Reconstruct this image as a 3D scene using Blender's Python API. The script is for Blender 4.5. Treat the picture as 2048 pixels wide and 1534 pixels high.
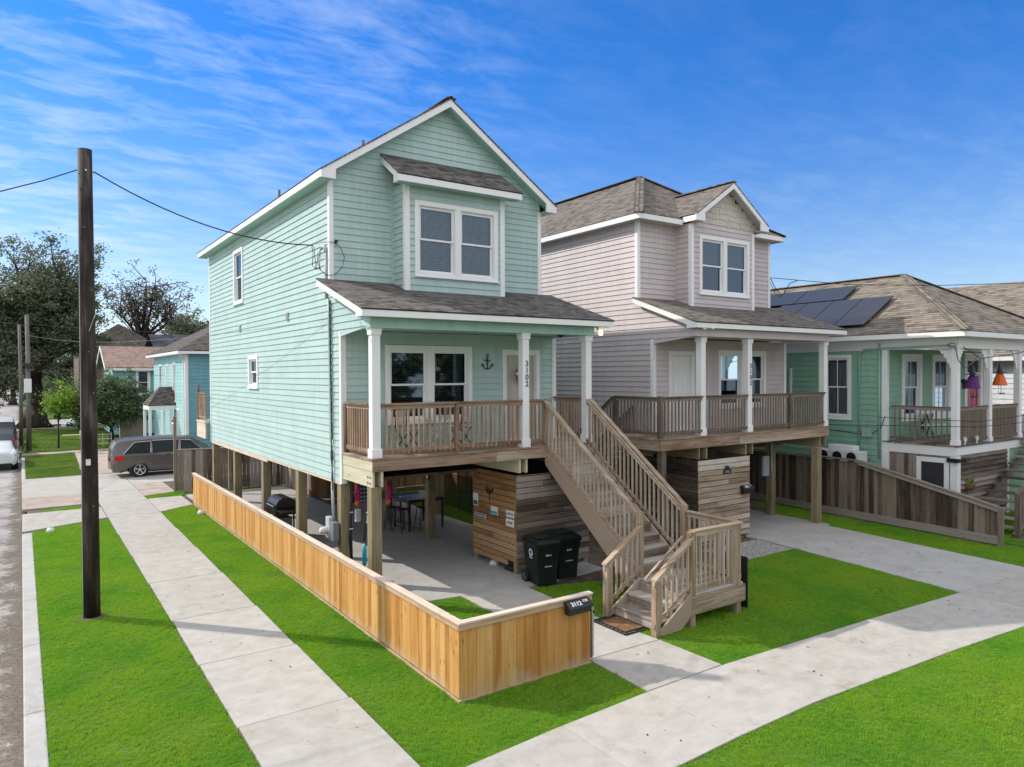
import bpy, bmesh, math, random
from mathutils import Vector, Matrix, noise
R=math.radians
random.seed(7)
scene=bpy.context.scene
for o in list(bpy.data.objects): bpy.data.objects.remove(o)
# ---------------------------------------------------------------- camera
cd=bpy.data.cameras.new('camera'); cam=bpy.data.objects.new('camera',cd); scene.collection.objects.link(cam)
scene.camera=cam
cd.sensor_fit='HORIZONTAL'; cd.sensor_width=36.0; cd.lens=36.0*1425.48/2048; cd.clip_end=2000; cd.clip_start=.1
cam.location=(-5.8778,-15.8562,4.74)
_y,_p,_r=R(-34.57298),R(-.78574),R(-.2455)
_fw=Vector((-math.sin(_y)*math.cos(_p),math.cos(_y)*math.cos(_p),math.sin(_p)))
_rt=Vector((math.cos(_y),math.sin(_y),0)); _up=_rt.cross(_fw)
_r2=_rt*math.cos(_r)+_up*math.sin(_r); _u2=-_rt*math.sin(_r)+_up*math.cos(_r)
cam.rotation_euler=Matrix((_r2,_u2,-_fw)).transposed().to_euler()
# ---------------------------------------------------------------- sun, sky, exposure
SEL,SAZ=R(37.6),R(-49)      # elevation; azimuth of the light's travel
sd=Vector((math.cos(SAZ)*math.cos(SEL),math.sin(SAZ)*math.cos(SEL),-math.sin(SEL)))
ld=bpy.data.lights.new('sun','SUN'); ld.energy=3.35; ld.angle=R(.55); ld.color=(1,.93,.82)
lo=bpy.data.objects.new('sun',ld); scene.collection.objects.link(lo); lo.rotation_euler=sd.to_track_quat('-Z','Y').to_euler()
lo.location=(-20,25,30)
w=bpy.data.worlds.new('World'); scene.world=w; w.use_nodes=True
nt=w.node_tree; nt.nodes.clear()
def N(t,**k):
    n=nt.nodes.new(t)
    for a,b in k.items(): setattr(n,a,b)
    return n
L=lambda a,b: nt.links.new(a,b)
out=N('ShaderNodeOutputWorld'); bg=N('ShaderNodeBackground'); bg.inputs[1].default_value=.15
sky=N('ShaderNodeTexSky',sky_type='NISHITA'); sky.sun_disc=False; sky.sun_elevation=SEL
sky.sun_rotation=math.atan2(-sd.x,-sd.y); sky.air_density=1.0; sky.dust_density=.3; sky.ozone_density=3.0; sky.altitude=0
tc=N('ShaderNodeTexCoord')
hs=N('ShaderNodeHueSaturation'); hs.inputs['Saturation'].default_value=1.0; hs.inputs['Value'].default_value=.92
L(sky.outputs[0],hs.inputs['Color'])
tz=N('ShaderNodeSeparateXYZ'); L(tc.outputs['Generated'],tz.inputs[0])
te=N('ShaderNodeMapRange'); te.interpolation_type='SMOOTHSTEP'; te.inputs[1].default_value=.02; te.inputs[2].default_value=.42; L(tz.outputs[2],te.inputs[0])
tm=N('ShaderNodeMixRGB'); tm.inputs[1].default_value=(.80,.81,.88,1); tm.inputs[2].default_value=(.19,.60,1.10,1); L(te.outputs[0],tm.inputs[0])
tn=N('ShaderNodeMixRGB',blend_type='MULTIPLY'); tn.inputs[0].default_value=1; L(hs.outputs[0],tn.inputs[1]); L(tm.outputs[0],tn.inputs[2])
# cirrus: project the direction on a high plane, stretched and broken noise
sep=N('ShaderNodeSeparateXYZ'); L(tc.outputs['Generated'],sep.inputs[0])
ad=N('ShaderNodeMath',operation='ADD'); ad.inputs[1].default_value=.10; L(sep.outputs[2],ad.inputs[0])
mx=N('ShaderNodeMath',operation='MAXIMUM'); mx.inputs[1].default_value=.03; L(ad.outputs[0],mx.inputs[0])
vx=N('ShaderNodeMath',operation='DIVIDE'); L(sep.outputs[0],vx.inputs[0]); L(mx.outputs[0],vx.inputs[1])
vy=N('ShaderNodeMath',operation='DIVIDE'); L(sep.outputs[1],vy.inputs[0]); L(mx.outputs[0],vy.inputs[1])
cb=N('ShaderNodeCombineXYZ'); L(vx.outputs[0],cb.inputs[0]); L(vy.outputs[0],cb.inputs[1])
mp=N('ShaderNodeMapping'); mp.inputs['Rotation'].default_value=(0,0,R(42)); mp.inputs['Scale'].default_value=(1.15,2.3,1); mp.inputs['Location'].default_value=(3.3,1.2,0)
L(cb.outputs[0],mp.inputs[0])
n1=N('ShaderNodeTexNoise'); n1.inputs['Scale'].default_value=3.4; n1.inputs['Detail'].default_value=10; n1.inputs['Roughness'].default_value=.64; n1.inputs['Distortion'].default_value=.3
L(mp.outputs[0],n1.inputs['Vector'])
mp2=N('ShaderNodeMapping'); mp2.inputs['Scale'].default_value=(.55,.55,1); mp2.inputs['Location'].default_value=(.35,5.1,0); L(cb.outputs[0],mp2.inputs[0])
n2=N('ShaderNodeTexNoise'); n2.inputs['Scale'].default_value=1.1; n2.inputs['Detail'].default_value=3; L(mp2.outputs[0],n2.inputs['Vector'])
r1=N('ShaderNodeMapRange'); r1.inputs[1].default_value=.43; r1.inputs[2].default_value=.86; L(n1.outputs[0],r1.inputs[0])
r2=N('ShaderNodeMapRange'); r2.inputs[1].default_value=.40; r2.inputs[2].default_value=.66; L(n2.outputs[0],r2.inputs[0])
# more cirrus towards the street side, clear above the far houses on the right
dt=N('ShaderNodeVectorMath',operation='DOT_PRODUCT'); dt.inputs[1].default_value=(-.50,.84,.20); L(tc.outputs['Generated'],dt.inputs[0])
r3=N('ShaderNodeMapRange'); r3.inputs[1].default_value=.30; r3.inputs[2].default_value=.78; r3.inputs[3].default_value=.22; r3.inputs[4].default_value=1.0; L(dt.outputs['Value'],r3.inputs[0])
m1=N('ShaderNodeMath',operation='MULTIPLY'); L(r1.outputs[0],m1.inputs[0]); L(r3.outputs[0],m1.inputs[1])
a2=N('ShaderNodeMath',operation='MULTIPLY_ADD'); a2.inputs[1].default_value=.75; a2.inputs[2].default_value=.28; L(r2.outputs[0],a2.inputs[0])
m2=N('ShaderNodeMath',operation='MULTIPLY'); m2.use_clamp=True; L(m1.outputs[0],m2.inputs[0]); L(a2.outputs[0],m2.inputs[1])
mix=N('ShaderNodeMixRGB'); mix.inputs[2].default_value=(4.4,5.0,6.0,1); L(m2.outputs[0],mix.inputs[0]); L(tn.outputs[0],mix.inputs[1])
# bright fill added to the unseen sky overhead and behind camera, lifting the shade
vd=N('ShaderNodeVectorMath',operation='DOT_PRODUCT'); vd.inputs[1].default_value=(-.567,-.823,.0); L(tc.outputs['Generated'],vd.inputs[0])
v1=N('ShaderNodeMapRange'); v1.interpolation_type='SMOOTHSTEP'; v1.inputs[1].default_value=-.35; v1.inputs[2].default_value=.25; L(vd.outputs['Value'],v1.inputs[0])
v2=N('ShaderNodeMapRange'); v2.interpolation_type='SMOOTHSTEP'; v2.inputs[1].default_value=.55; v2.inputs[2].default_value=.85; L(tz.outputs[2],v2.inputs[0])
vm=N('ShaderNodeMath',operation='MAXIMUM'); L(v1.outputs[0],vm.inputs[0]); L(v2.outputs[0],vm.inputs[1])
vn=N('ShaderNodeMapRange'); vn.inputs[1].default_value=.25; vn.inputs[2].default_value=.7; vn.inputs[3].default_value=.75; vn.inputs[4].default_value=1.; L(n1.outputs[0],vn.inputs[0])
vk=N('ShaderNodeMath',operation='MULTIPLY'); L(vm.outputs[0],vk.inputs[0]); L(vn.outputs[0],vk.inputs[1])
mix2=N('ShaderNodeMixRGB'); mix2.inputs[2].default_value=(6.9,7.0,7.2,1); L(vk.outputs[0],mix2.inputs[0]); L(mix.outputs[0],mix2.inputs[1])
L(mix2.outputs[0],bg.inputs[0]); L(bg.outputs[0],out.inputs[0])
vs=scene.view_settings; vs.view_transform='Standard'; vs.look='None'; vs.gamma=1; vs.exposure=.38
scene.render.engine='CYCLES'; scene.render.resolution_x=1024; scene.render.resolution_y=767
# ---------------------------------------------------------------- materials
def mat(name,col=(.5,.5,.5),rough=.6,metal=0,spec=.5):
    m=bpy.data.materials.new(name); m.use_nodes=True
    b=m.node_tree.nodes['Principled BSDF']
    b.inputs['Base Color'].default_value=(*col,1); b.inputs['Roughness'].default_value=rough; b.inputs['Metallic'].default_value=metal
    b.inputs['Specular IOR Level'].default_value=spec
    return m
def tools(m):
    nt=m.node_tree; b=nt.nodes['Principled BSDF']
    def n(t,**k):
        x=nt.nodes.new(t)
        for a,c in k.items():
            if a.startswith('i_'):
                q=a[2:]; x.inputs[int(q) if q.isdigit() else q.replace('_',' ')].default_value=c
            else: setattr(x,a,c)
        return x
    return nt,b,n,(lambda a,c: nt.links.new(a,c))
def ramp(n,stops):
    r=n('ShaderNodeValToRGB'); e=r.color_ramp.elements
    while len(e)<len(stops): e.new(.5)
    for k,(p,c) in enumerate(stops): e[k].position=p; e[k].color=(*c,1)
    return r
def painted(name,col,var=.06,rough=.55,dirt=.17,scale=1.2):
    m=mat(name,col,rough,spec=.3); nt,b,n,l=tools(m)
    t=n('ShaderNodeTexCoord'); a=n('ShaderNodeTexNoise',i_Scale=scale,i_Detail=6.,i_Roughness=.65); l(t.outputs['Object'],a.inputs['Vector'])
    g=n('ShaderNodeNewGeometry')
    s=n('ShaderNodeMapping'); s.inputs['Scale'].default_value=(9,9,.7); l(t.outputs['Object'],s.inputs[0])
    a2=n('ShaderNodeTexNoise',i_Scale=1.,i_Detail=4.); l(s.outputs[0],a2.inputs['Vector'])
    ad=n('ShaderNodeMath',operation='ADD'); l(a.outputs[0],ad.inputs[0]); l(a2.outputs[0],ad.inputs[1])
    ri=n('ShaderNodeMath',operation='MULTIPLY_ADD',i_1=.22,i_2=0.); l(g.outputs['Random Per Island'],ri.inputs[0])
    ad2=n('ShaderNodeMath',operation='ADD'); l(ad.outputs[0],ad2.inputs[0]); l(ri.outputs[0],ad2.inputs[1])
    mr=n('ShaderNodeMapRange',i_1=.7,i_2=1.5,i_3=1-dirt,i_4=1+var); l(ad2.outputs[0],mr.inputs[0])
    v=n('ShaderNodeVectorMath',operation='SCALE'); v.inputs[0].default_value=col; l(mr.outputs[0],v.inputs['Scale'])
    l(v.outputs[0],b.inputs['Base Color'])
    f=n('ShaderNodeTexNoise',i_Scale=60.,i_Detail=3.); l(t.outputs['Object'],f.inputs['Vector'])
    bp=n('ShaderNodeBump',i_Strength=.12,i_Distance=.003); l(f.outputs[0],bp.inputs['Height']); l(bp.outputs[0],b.inputs['Normal'])
    return m
def wood(name,cols,rough=.75,knots=.5,streak=.5,isl=.7,bump=.25):
    """grain runs along U (metres); every board (mesh island) gets its own tone"""
    m=mat(name,cols[0],rough,spec=.25); nt,b,n,l=tools(m)
    uv=n('ShaderNodeUVMap'); g=n('ShaderNodeNewGeometry')
    off=n('ShaderNodeMath',operation='MULTIPLY',i_1=37.); l(g.outputs['Random Per Island'],off.inputs[0])
    ov=n('ShaderNodeCombineXYZ'); l(off.outputs[0],ov.inputs[0]); l(off.outputs[0],ov.inputs[1])
    av=n('ShaderNodeVectorMath',operation='ADD'); l(uv.outputs[0],av.inputs[0]); l(ov.outputs[0],av.inputs[1])
    mp=n('ShaderNodeMapping'); mp.inputs['Scale'].default_value=(1.1,26,1); l(av.outputs[0],mp.inputs[0])
    gr=n('ShaderNodeTexNoise',i_Scale=1.,i_Detail=6.,i_Roughness=.6,i_Distortion=.7); l(mp.outputs[0],gr.inputs['Vector'])
    mp2=n('ShaderNodeMapping'); mp2.inputs['Scale'].default_value=(.9,5,1); l(av.outputs[0],mp2.inputs[0])
    st=n('ShaderNodeTexNoise',i_Scale=1.,i_Detail=4.); l(mp2.outputs[0],st.inputs['Vector'])
    mp3=n('ShaderNodeMapping'); mp3.inputs['Scale'].default_value=(2.6,7.5,1); l(av.outputs[0],mp3.inputs[0])
    vo=n('ShaderNodeTexVoronoi',i_Scale=1.); l(mp3.outputs[0],vo.inputs['Vector'])
    kn=n('ShaderNodeMapRange',i_1=.05,i_2=.16,i_3=1.-knots,i_4=1.); l(vo.outputs['Distance'],kn.inputs[0])
    a=n('ShaderNodeMath',operation='MULTIPLY_ADD',i_1=isl); l(g.outputs['Random Per Island'],a.inputs[0])
    s=n('ShaderNodeMath',operation='MULTIPLY_ADD',i_1=streak,i_2=-(isl*.5+streak*.5)+.0); l(st.outputs[0],s.inputs[0])
    l(s.outputs[0],a.inputs[2])
    gs=n('ShaderNodeMath',operation='MULTIPLY_ADD',i_1=.6,i_2=.2); l(gr.outputs[0],gs.inputs[0]); t=n('ShaderNodeMath',operation='ADD'); l(gs.outputs[0],t.inputs[0]); l(a.outputs[0],t.inputs[1])
    k=len(cols)
    rp=ramp(n,[(.25+.5*i/(k-1),c) for i,c in enumerate(cols)]); l(t.outputs[0],rp.inputs[0])
    v=n('ShaderNodeVectorMath',operation='SCALE'); l(rp.outputs[0],v.inputs[0]); l(kn.outputs[0],v.inputs['Scale'])
    l(v.outputs[0],b.inputs['Base Color'])
    bp=n('ShaderNodeBump',i_Strength=bump,i_Distance=.01); l(gr.outputs[0],bp.inputs['Height']); l(bp.outputs[0],b.inputs['Normal'])
    return m
def shingles(name,c1,c2,c3,w_=.17,h_=.135):
    m=mat(name,c1,.92,spec=.15); nt,b,n,l=tools(m)
    uv=n('ShaderNodeUVMap')
    ds=n('ShaderNodeTexNoise',i_Scale=3.,i_Detail=2.); l(uv.outputs[0],ds.inputs['Vector'])
    br=n('ShaderNodeTexBrick',offset=.37,offset_frequency=2,i_Scale=1.,i_Mortar_Size=.006,i_Mortar_Smooth=.3,i_Bias=0.,i_Brick_Width=w_,i_Row_Height=h_)
    br.inputs['Color1'].default_value=(0,0,0,1); br.inputs['Color2'].default_value=(1,1,1,1); br.inputs['Mortar'].default_value=(.5,.5,.5,1)
    l(uv.outputs[0],br.inputs['Vector'])
    # wide irregular second layer of tabs
    br2=n('ShaderNodeTexBrick',offset=.61,offset_frequency=3,i_Scale=1.,i_Mortar_Size=.0,i_Brick_Width=w_*1.7,i_Row_Height=h_)
    br2.inputs['Color1'].default_value=(0,0,0,1); br2.inputs['Color2'].default_value=(1,1,1,1); l(uv.outputs[0],br2.inputs['Vector'])
    s=n('ShaderNodeMath',operation='ADD'); l(br.outputs[0],s.inputs[0]); l(br2.outputs[0],s.inputs[1])
    gn=n('ShaderNodeTexNoise',i_Scale=90.,i_Detail=2.); l(uv.outputs[0],gn.inputs['Vector'])
    bn=n('ShaderNodeTexNoise',i_Scale=.6,i_Detail=3.); l(uv.outputs[0],bn.inputs['Vector'])
    s2=n('ShaderNodeMath',operation='MULTIPLY_ADD',i_1=.5); l(gn.outputs[0],s2.inputs[0]); l(s.outputs[0],s2.inputs[2])
    s3=n('ShaderNodeMath',operation='MULTIPLY_ADD',i_1=.3,i_2=.15); l(bn.outputs[0],s3.inputs[0])
    s4=n('ShaderNodeMath',operation='ADD'); l(s2.outputs[0],s4.inputs[0]); l(s3.outputs[0],s4.inputs[1])
    s5=n('ShaderNodeMath',operation='MULTIPLY_ADD',i_1=.42,i_2=-.06); l(s4.outputs[0],s5.inputs[0])
    rp=ramp(n,[(.2,c1),(.5,c2),(.85,c3)]); l(s5.outputs[0],rp.inputs[0])
    # every course: bump ramp towards its lower edge + dark line painted along it
    sx=n('ShaderNodeSeparateXYZ'); l(uv.outputs[0],sx.inputs[0])
    dv=n('ShaderNodeMath',operation='DIVIDE',i_1=h_); l(sx.outputs[1],dv.inputs[0])
    fr=n('ShaderNodeMath',operation='FRACT'); l(dv.outputs[0],fr.inputs[0])
    dk=n('ShaderNodeMapRange',i_1=0.08,i_2=.34,i_3=.34,i_4=1.); l(fr.outputs[0],dk.inputs[0])
    v=n('ShaderNodeVectorMath',operation='SCALE'); l(rp.outputs[0],v.inputs[0]); l(dk.outputs[0],v.inputs['Scale'])
    l(v.outputs[0],b.inputs['Base Color'])
    iv=n('ShaderNodeMath',operation='SUBTRACT',i_0=1.); l(fr.outputs[0],iv.inputs[1])
    hb=n('ShaderNodeMath',operation='MULTIPLY_ADD',i_1=.35); l(s.outputs[0],hb.inputs[0]); l(iv.outputs[0],hb.inputs[2])
    bp=n('ShaderNodeBump',i_Strength=.8,i_Distance=.012); l(hb.outputs[0],bp.inputs['Height']); l(bp.outputs[0],b.inputs['Normal'])
    return m
def mottled(name,cols,scale=1.,fine=60.,rough=.85,bump=.3,bd=.004,isl=.25,stretch=(1,1,1)):
    m=mat(name,cols[0],rough,spec=.2); nt,b,n,l=tools(m)
    t=n('ShaderNodeTexCoord'); g=n('ShaderNodeNewGeometry')
    mp=n('ShaderNodeMapping'); mp.inputs['Scale'].default_value=stretch; l(t.outputs['Object'],mp.inputs[0])
    a=n('ShaderNodeTexNoise',i_Scale=scale,i_Detail=9.,i_Roughness=.65,i_Distortion=.4); l(mp.outputs[0],a.inputs['Vector'])
    f=n('ShaderNodeTexNoise',i_Scale=fine,i_Detail=4.,i_Roughness=.7); l(t.outputs['Object'],f.inputs['Vector'])
    x=n('ShaderNodeMath',operation='MULTIPLY_ADD',i_1=.45,i_2=-.22); l(f.outputs[0],x.inputs[0])
    y=n('ShaderNodeMath',operation='ADD'); l(a.outputs[0],y.inputs[0]); l(x.outputs[0],y.inputs[1])
    z=n('ShaderNodeMath',operation='MULTIPLY_ADD',i_1=isl,i_2=-isl/2); l(g.outputs['Random Per Island'],z.inputs[0])
    y2=n('ShaderNodeMath',operation='ADD'); l(y.outputs[0],y2.inputs[0]); l(z.outputs[0],y2.inputs[1])
    k=len(cols); rp=ramp(n,[(.3+.42*i/(k-1),c) for i,c in enumerate(cols)]); l(y2.outputs[0],rp.inputs[0]); l(rp.outputs[0],b.inputs['Base Color'])
    bp=n('ShaderNodeBump',i_Strength=bump,i_Distance=bd); l(f.outputs[0],bp.inputs['Height']); l(bp.outputs[0],b.inputs['Normal'])
    return m
def glass(name,tint=(.02,.03,.035),refl=.55):
    m=bpy.data.materials.new(name); m.use_nodes=True; nt=m.node_tree; nt.nodes.clear()
    o=nt.nodes.new('ShaderNodeOutputMaterial'); g=nt.nodes.new('ShaderNodeBsdfGlossy'); t=nt.nodes.new('ShaderNodeBsdfTransparent')
    f=nt.nodes.new('ShaderNodeFresnel'); f.inputs[0].default_value=1.7
    mr=nt.nodes.new('ShaderNodeMapRange'); mr.inputs[3].default_value=.06; mr.inputs[4].default_value=1
    x=nt.nodes.new('ShaderNodeMixShader'); g.inputs['Roughness'].default_value=.03; g.inputs[0].default_value=(.50,.66,.80,1)
    t.inputs[0].default_value=(refl,refl*1.04,refl*1.06,1)
    nt.links.new(f.outputs[0],mr.inputs[0]); nt.links.new(mr.outputs[0],x.inputs[0]); nt.links.new(t.outputs[0],x.inputs[1]); nt.links.new(g.outputs[0],x.inputs[2]); nt.links.new(x.outputs[0],o.inputs[0])
    return m
def leafm(name,c1,c2,trans=.25):
    m=mat(name,c1,.6,spec=.25); nt,b,n,l=tools(m)
    g=n('ShaderNodeNewGeometry'); rp=ramp(n,[(0,c1),(1,c2)]); l(g.outputs['Random Per Island'],rp.inputs[0]); l(rp.outputs[0],b.inputs['Base Color'])
    tr=n('ShaderNodeBsdfTranslucent'); l(rp.outputs[0],tr.inputs[0]); mx=n('ShaderNodeMixShader',i_0=trans)
    o=nt.nodes['Material Output']; l(b.outputs[0],mx.inputs[1]); l(tr.outputs[0],mx.inputs[2]); l(mx.outputs[0],o.inputs[0])
    return m
M=dict(
 teal=painted('teal_siding',(.42,.56,.53)), tealtrim=painted('teal_paint',(.37,.57,.52)),
 pink=painted('mauve_siding',(.57,.51,.51)), pinkgab=painted('gable_shingle_paint',(.56,.51,.45)),
 green=painted('green_siding',(.25,.46,.34)), white=painted('white_paint',(.80,.80,.80),var=.03,dirt=.05), whiteside=painted('white_siding',(.72,.74,.78)),
 sky1=painted('pale_aqua_siding',(.36,.60,.62)), aqua2=painted('aqua_panel',(.27,.55,.56)),
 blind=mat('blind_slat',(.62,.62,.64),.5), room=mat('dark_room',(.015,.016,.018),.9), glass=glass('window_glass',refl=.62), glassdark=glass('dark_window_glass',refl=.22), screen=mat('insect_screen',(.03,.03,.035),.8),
 deck=wood('weathered_deck_wood',[(.10,.06,.038),(.25,.165,.115),(.36,.27,.20),(.47,.39,.32)],isl=.35,streak=.6),
 rail=wood('railing_wood',[(.11,.06,.033),(.24,.15,.095),(.35,.25,.18),(.45,.36,.28)],isl=.35,streak=.6),
 grey=wood('grey_stair_wood',[(.16,.105,.065),(.33,.25,.18),(.46,.38,.31),(.60,.54,.48)],isl=.35,streak=.45),
 stairtan=wood('tan_railing_wood',[(.18,.11,.06),(.34,.25,.175),(.46,.385,.305),(.58,.53,.46)],isl=.4,streak=.5),
 tread=wood('weathered_tread_wood',[(.12,.09,.07),(.24,.20,.165),(.36,.315,.27),(.48,.44,.39)],isl=.4,streak=.5),
 capface=wood('tan_cap_face',[(.26,.15,.08),(.42,.28,.17),(.52,.38,.26),(.60,.48,.36)],isl=.1,streak=.3,knots=.6),
 greydk=wood('grey_brown_plank',[(.06,.042,.032),(.15,.115,.09),(.24,.195,.165),(.31,.27,.24)],isl=.55,streak=.3),
 cedar=wood('new_cedar_picket',[(.36,.15,.035),(.48,.235,.06),(.55,.29,.088),(.60,.36,.14)],isl=.42,streak=.45,knots=.6),
 cap=wood('pale_pine_cap',[(.38,.25,.16),(.56,.43,.33),(.68,.57,.48),(.74,.65,.57)],isl=.15,streak=.35,knots=.45),
 pt=wood('treated_post_wood',[(.11,.085,.045),(.22,.175,.10),(.31,.26,.16),(.38,.33,.21)],isl=.2,streak=.4,knots=.4),
 ptpale=wood('pale_treated_beam',[(.34,.30,.19),(.50,.46,.33),(.58,.55,.42),(.64,.62,.50)],isl=.15,streak=.3),
 orange=wood('stained_plank',[(.17,.085,.035),(.29,.155,.07),(.38,.215,.105),(.44,.28,.15)],isl=.45,streak=.4,knots=.7),
 brownf=wood('old_brown_fence',[(.04,.03,.023),(.10,.075,.055),(.175,.135,.105),(.25,.205,.17)],isl=.5,streak=.6,knots=.7),
 pole=wood('dark_pole_wood',[(.008,.006,.005),(.021,.015,.013),(.045,.033,.028),(.11,.09,.082)],isl=0,streak=1.1,knots=.5,bump=1.),
 polegrey=wood('grey_pole_wood',[(.08,.07,.06),(.16,.14,.12),(.22,.20,.18)],isl=0),
 shA=shingles('brown_grey_shingle',(.05,.044,.041),(.115,.104,.096),(.19,.17,.155)),
 shB=shingles('taupe_shingle',(.075,.064,.055),(.15,.13,.112),(.22,.195,.17)),
 shC=shingles('tan_shingle',(.10,.084,.07),(.185,.158,.13),(.265,.23,.19),.26,.16),
 shRed=shingles('salmon_shingle',(.17,.11,.09),(.27,.19,.155),(.35,.26,.22)), shDark=shingles('dark_slate_shingle',(.03,.03,.04),(.06,.06,.075),(.10,.10,.12)), shBrown=shingles('brown_weathered_shingle',(.05,.04,.035),(.10,.085,.075),(.15,.13,.115)),
 conc=mottled('pale_concrete',[(.345,.322,.288),(.385,.363,.33),(.42,.398,.366),(.455,.433,.40)],scale=2.6,stretch=(1,1.3,1),isl=.2),
 concg=mottled('grey_concrete',[(.35,.34,.325),(.395,.385,.37),(.44,.43,.415)],scale=1.6,isl=.12),
 concred=mottled('reddish_concrete',[(.29,.225,.185),(.38,.31,.265),(.45,.385,.335)],scale=1.3,isl=.15),
 joint=mat('joint_soil',(.05,.045,.035),.95), curb=mottled('kerb_concrete',[(.36,.35,.335),(.41,.40,.385),(.46,.45,.435)],scale=2.,isl=.1),
 asph=mottled('worn_asphalt',[(.13,.12,.11),(.27,.255,.24),(.36,.34,.32),(.43,.41,.39)],scale=.55,fine=45.,bump=.8,bd=.012),
 soil=mottled('bare_soil',[(.06,.045,.033),(.12,.09,.065),(.20,.155,.12)],scale=1.5,fine=30.,bump=1.,bd=.02), gravel=mottled('pale_gravel',[(.18,.16,.15),(.36,.34,.33),(.58,.56,.55)],scale=18.,fine=70.,bump=1.,bd=.02),
 lawn=mottled('turf',[(.045,.11,.01),(.075,.16,.014),(.11,.21,.02)],scale=1.2,fine=50.,bump=1.,bd=.02), lawn2=mottled('rough_turf',[(.045,.06,.018),(.07,.12,.02),(.13,.19,.035)],scale=.5,fine=20.,bump=1.,bd=.02),
 blade=leafm('grass_blade',(.175,.385,.022),(.33,.55,.05),.35), blade2=leafm('rough_grass_blade',(.09,.18,.02),(.25,.38,.06),.3),
 black=mat('black_metal',(.012,.012,.013),.4), blackp=mat('black_plastic',(.02,.02,.022),.5), steel=mat('galvanised_steel',(.45,.46,.48),.35,.8), greybox=mat('grey_enclosure',(.16,.18,.19),.5), pvc=mat('grey_conduit',(.42,.44,.48),.5), tealpvc=mat('painted_conduit',(.28,.42,.40),.5),
 bin=mottled('dark_green_bin_plastic',[(.008,.013,.011),(.013,.019,.016),(.02,.027,.023)],scale=2.,rough=.42,bump=.1), rubber=mat('rubber',(.015,.015,.015),.8),
 wire=mat('cable_black',(.015,.015,.015),.6), wire2=mat('cable_grey',(.10,.10,.10),.6), door=painted('warm_grey_door',(.50,.47,.42)), pinkdoor=mat('magenta_door',(.42,.03,.11),.35),
 num=mat('dark_numeral',(.08,.08,.10),.4), solar=mat('solar_cell',(.012,.014,.022),.25), tin=mat('white_plate',(.7,.7,.68),.4), coir=mottled('coir',[(.10,.05,.025),(.20,.11,.055),(.30,.18,.10)],scale=8.,fine=90.,bump=1.,bd=.01),
 orangef=mat('orange_foam',(.75,.14,.02),.6), magenta=mat('magenta_foam',(.38,.015,.13),.6), bluef=mat('blue_print_fabric',(.03,.10,.17),.8), cyan=mat('cyan_plastic',(.01,.32,.46),.35), purple=mat('purple_fabric',(.10,.025,.17),.8),
 bark=mottled('bark',[(.025,.018,.013),(.05,.038,.03),(.09,.07,.055)],scale=3.,fine=20.,bump=1.,bd=.03), oak=leafm('oak_leaf',(.085,.10,.058),(.235,.265,.17),.38), sparse=leafm('thin_crown_leaf',(.10,.088,.06),(.22,.185,.13),.3), priv=leafm('glossy_shrub_leaf',(.055,.085,.04),(.22,.28,.14),.3), lime=leafm('lime_leaf',(.12,.24,.02),(.30,.46,.05),.35),
 van=mat('grey_brown_car_paint',(.13,.115,.108),.24,.4), carwhite=mat('white_car_paint',(.62,.66,.68),.25), cargrey=mat('grey_car_paint',(.10,.105,.12),.3,.4), cardark=mat('dark_car_paint',(.03,.03,.035),.3,.3), autoglass=mat('tinted_auto_glass',(.012,.014,.018),.06), redlens=mat('red_lens',(.45,.01,.012),.2), chrome=mat('chrome',(.7,.7,.72),.15,1.), paperw=mat('white_print',(.75,.77,.8),.5), lens=mat('clear_lens',(.6,.6,.6),.15), denim=mat('navy_print',(.03,.06,.14),.6), lampglass=mat('frosted_lamp',(.9,.8,.6),.4))
M['sky1'].name='pale_aqua_siding'
b_=M['lampglass'].node_tree.nodes['Principled BSDF']; b_.inputs['Emission Color'].default_value=(1,.72,.38,1); b_.inputs['Emission Strength'].default_value=2.5

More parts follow.
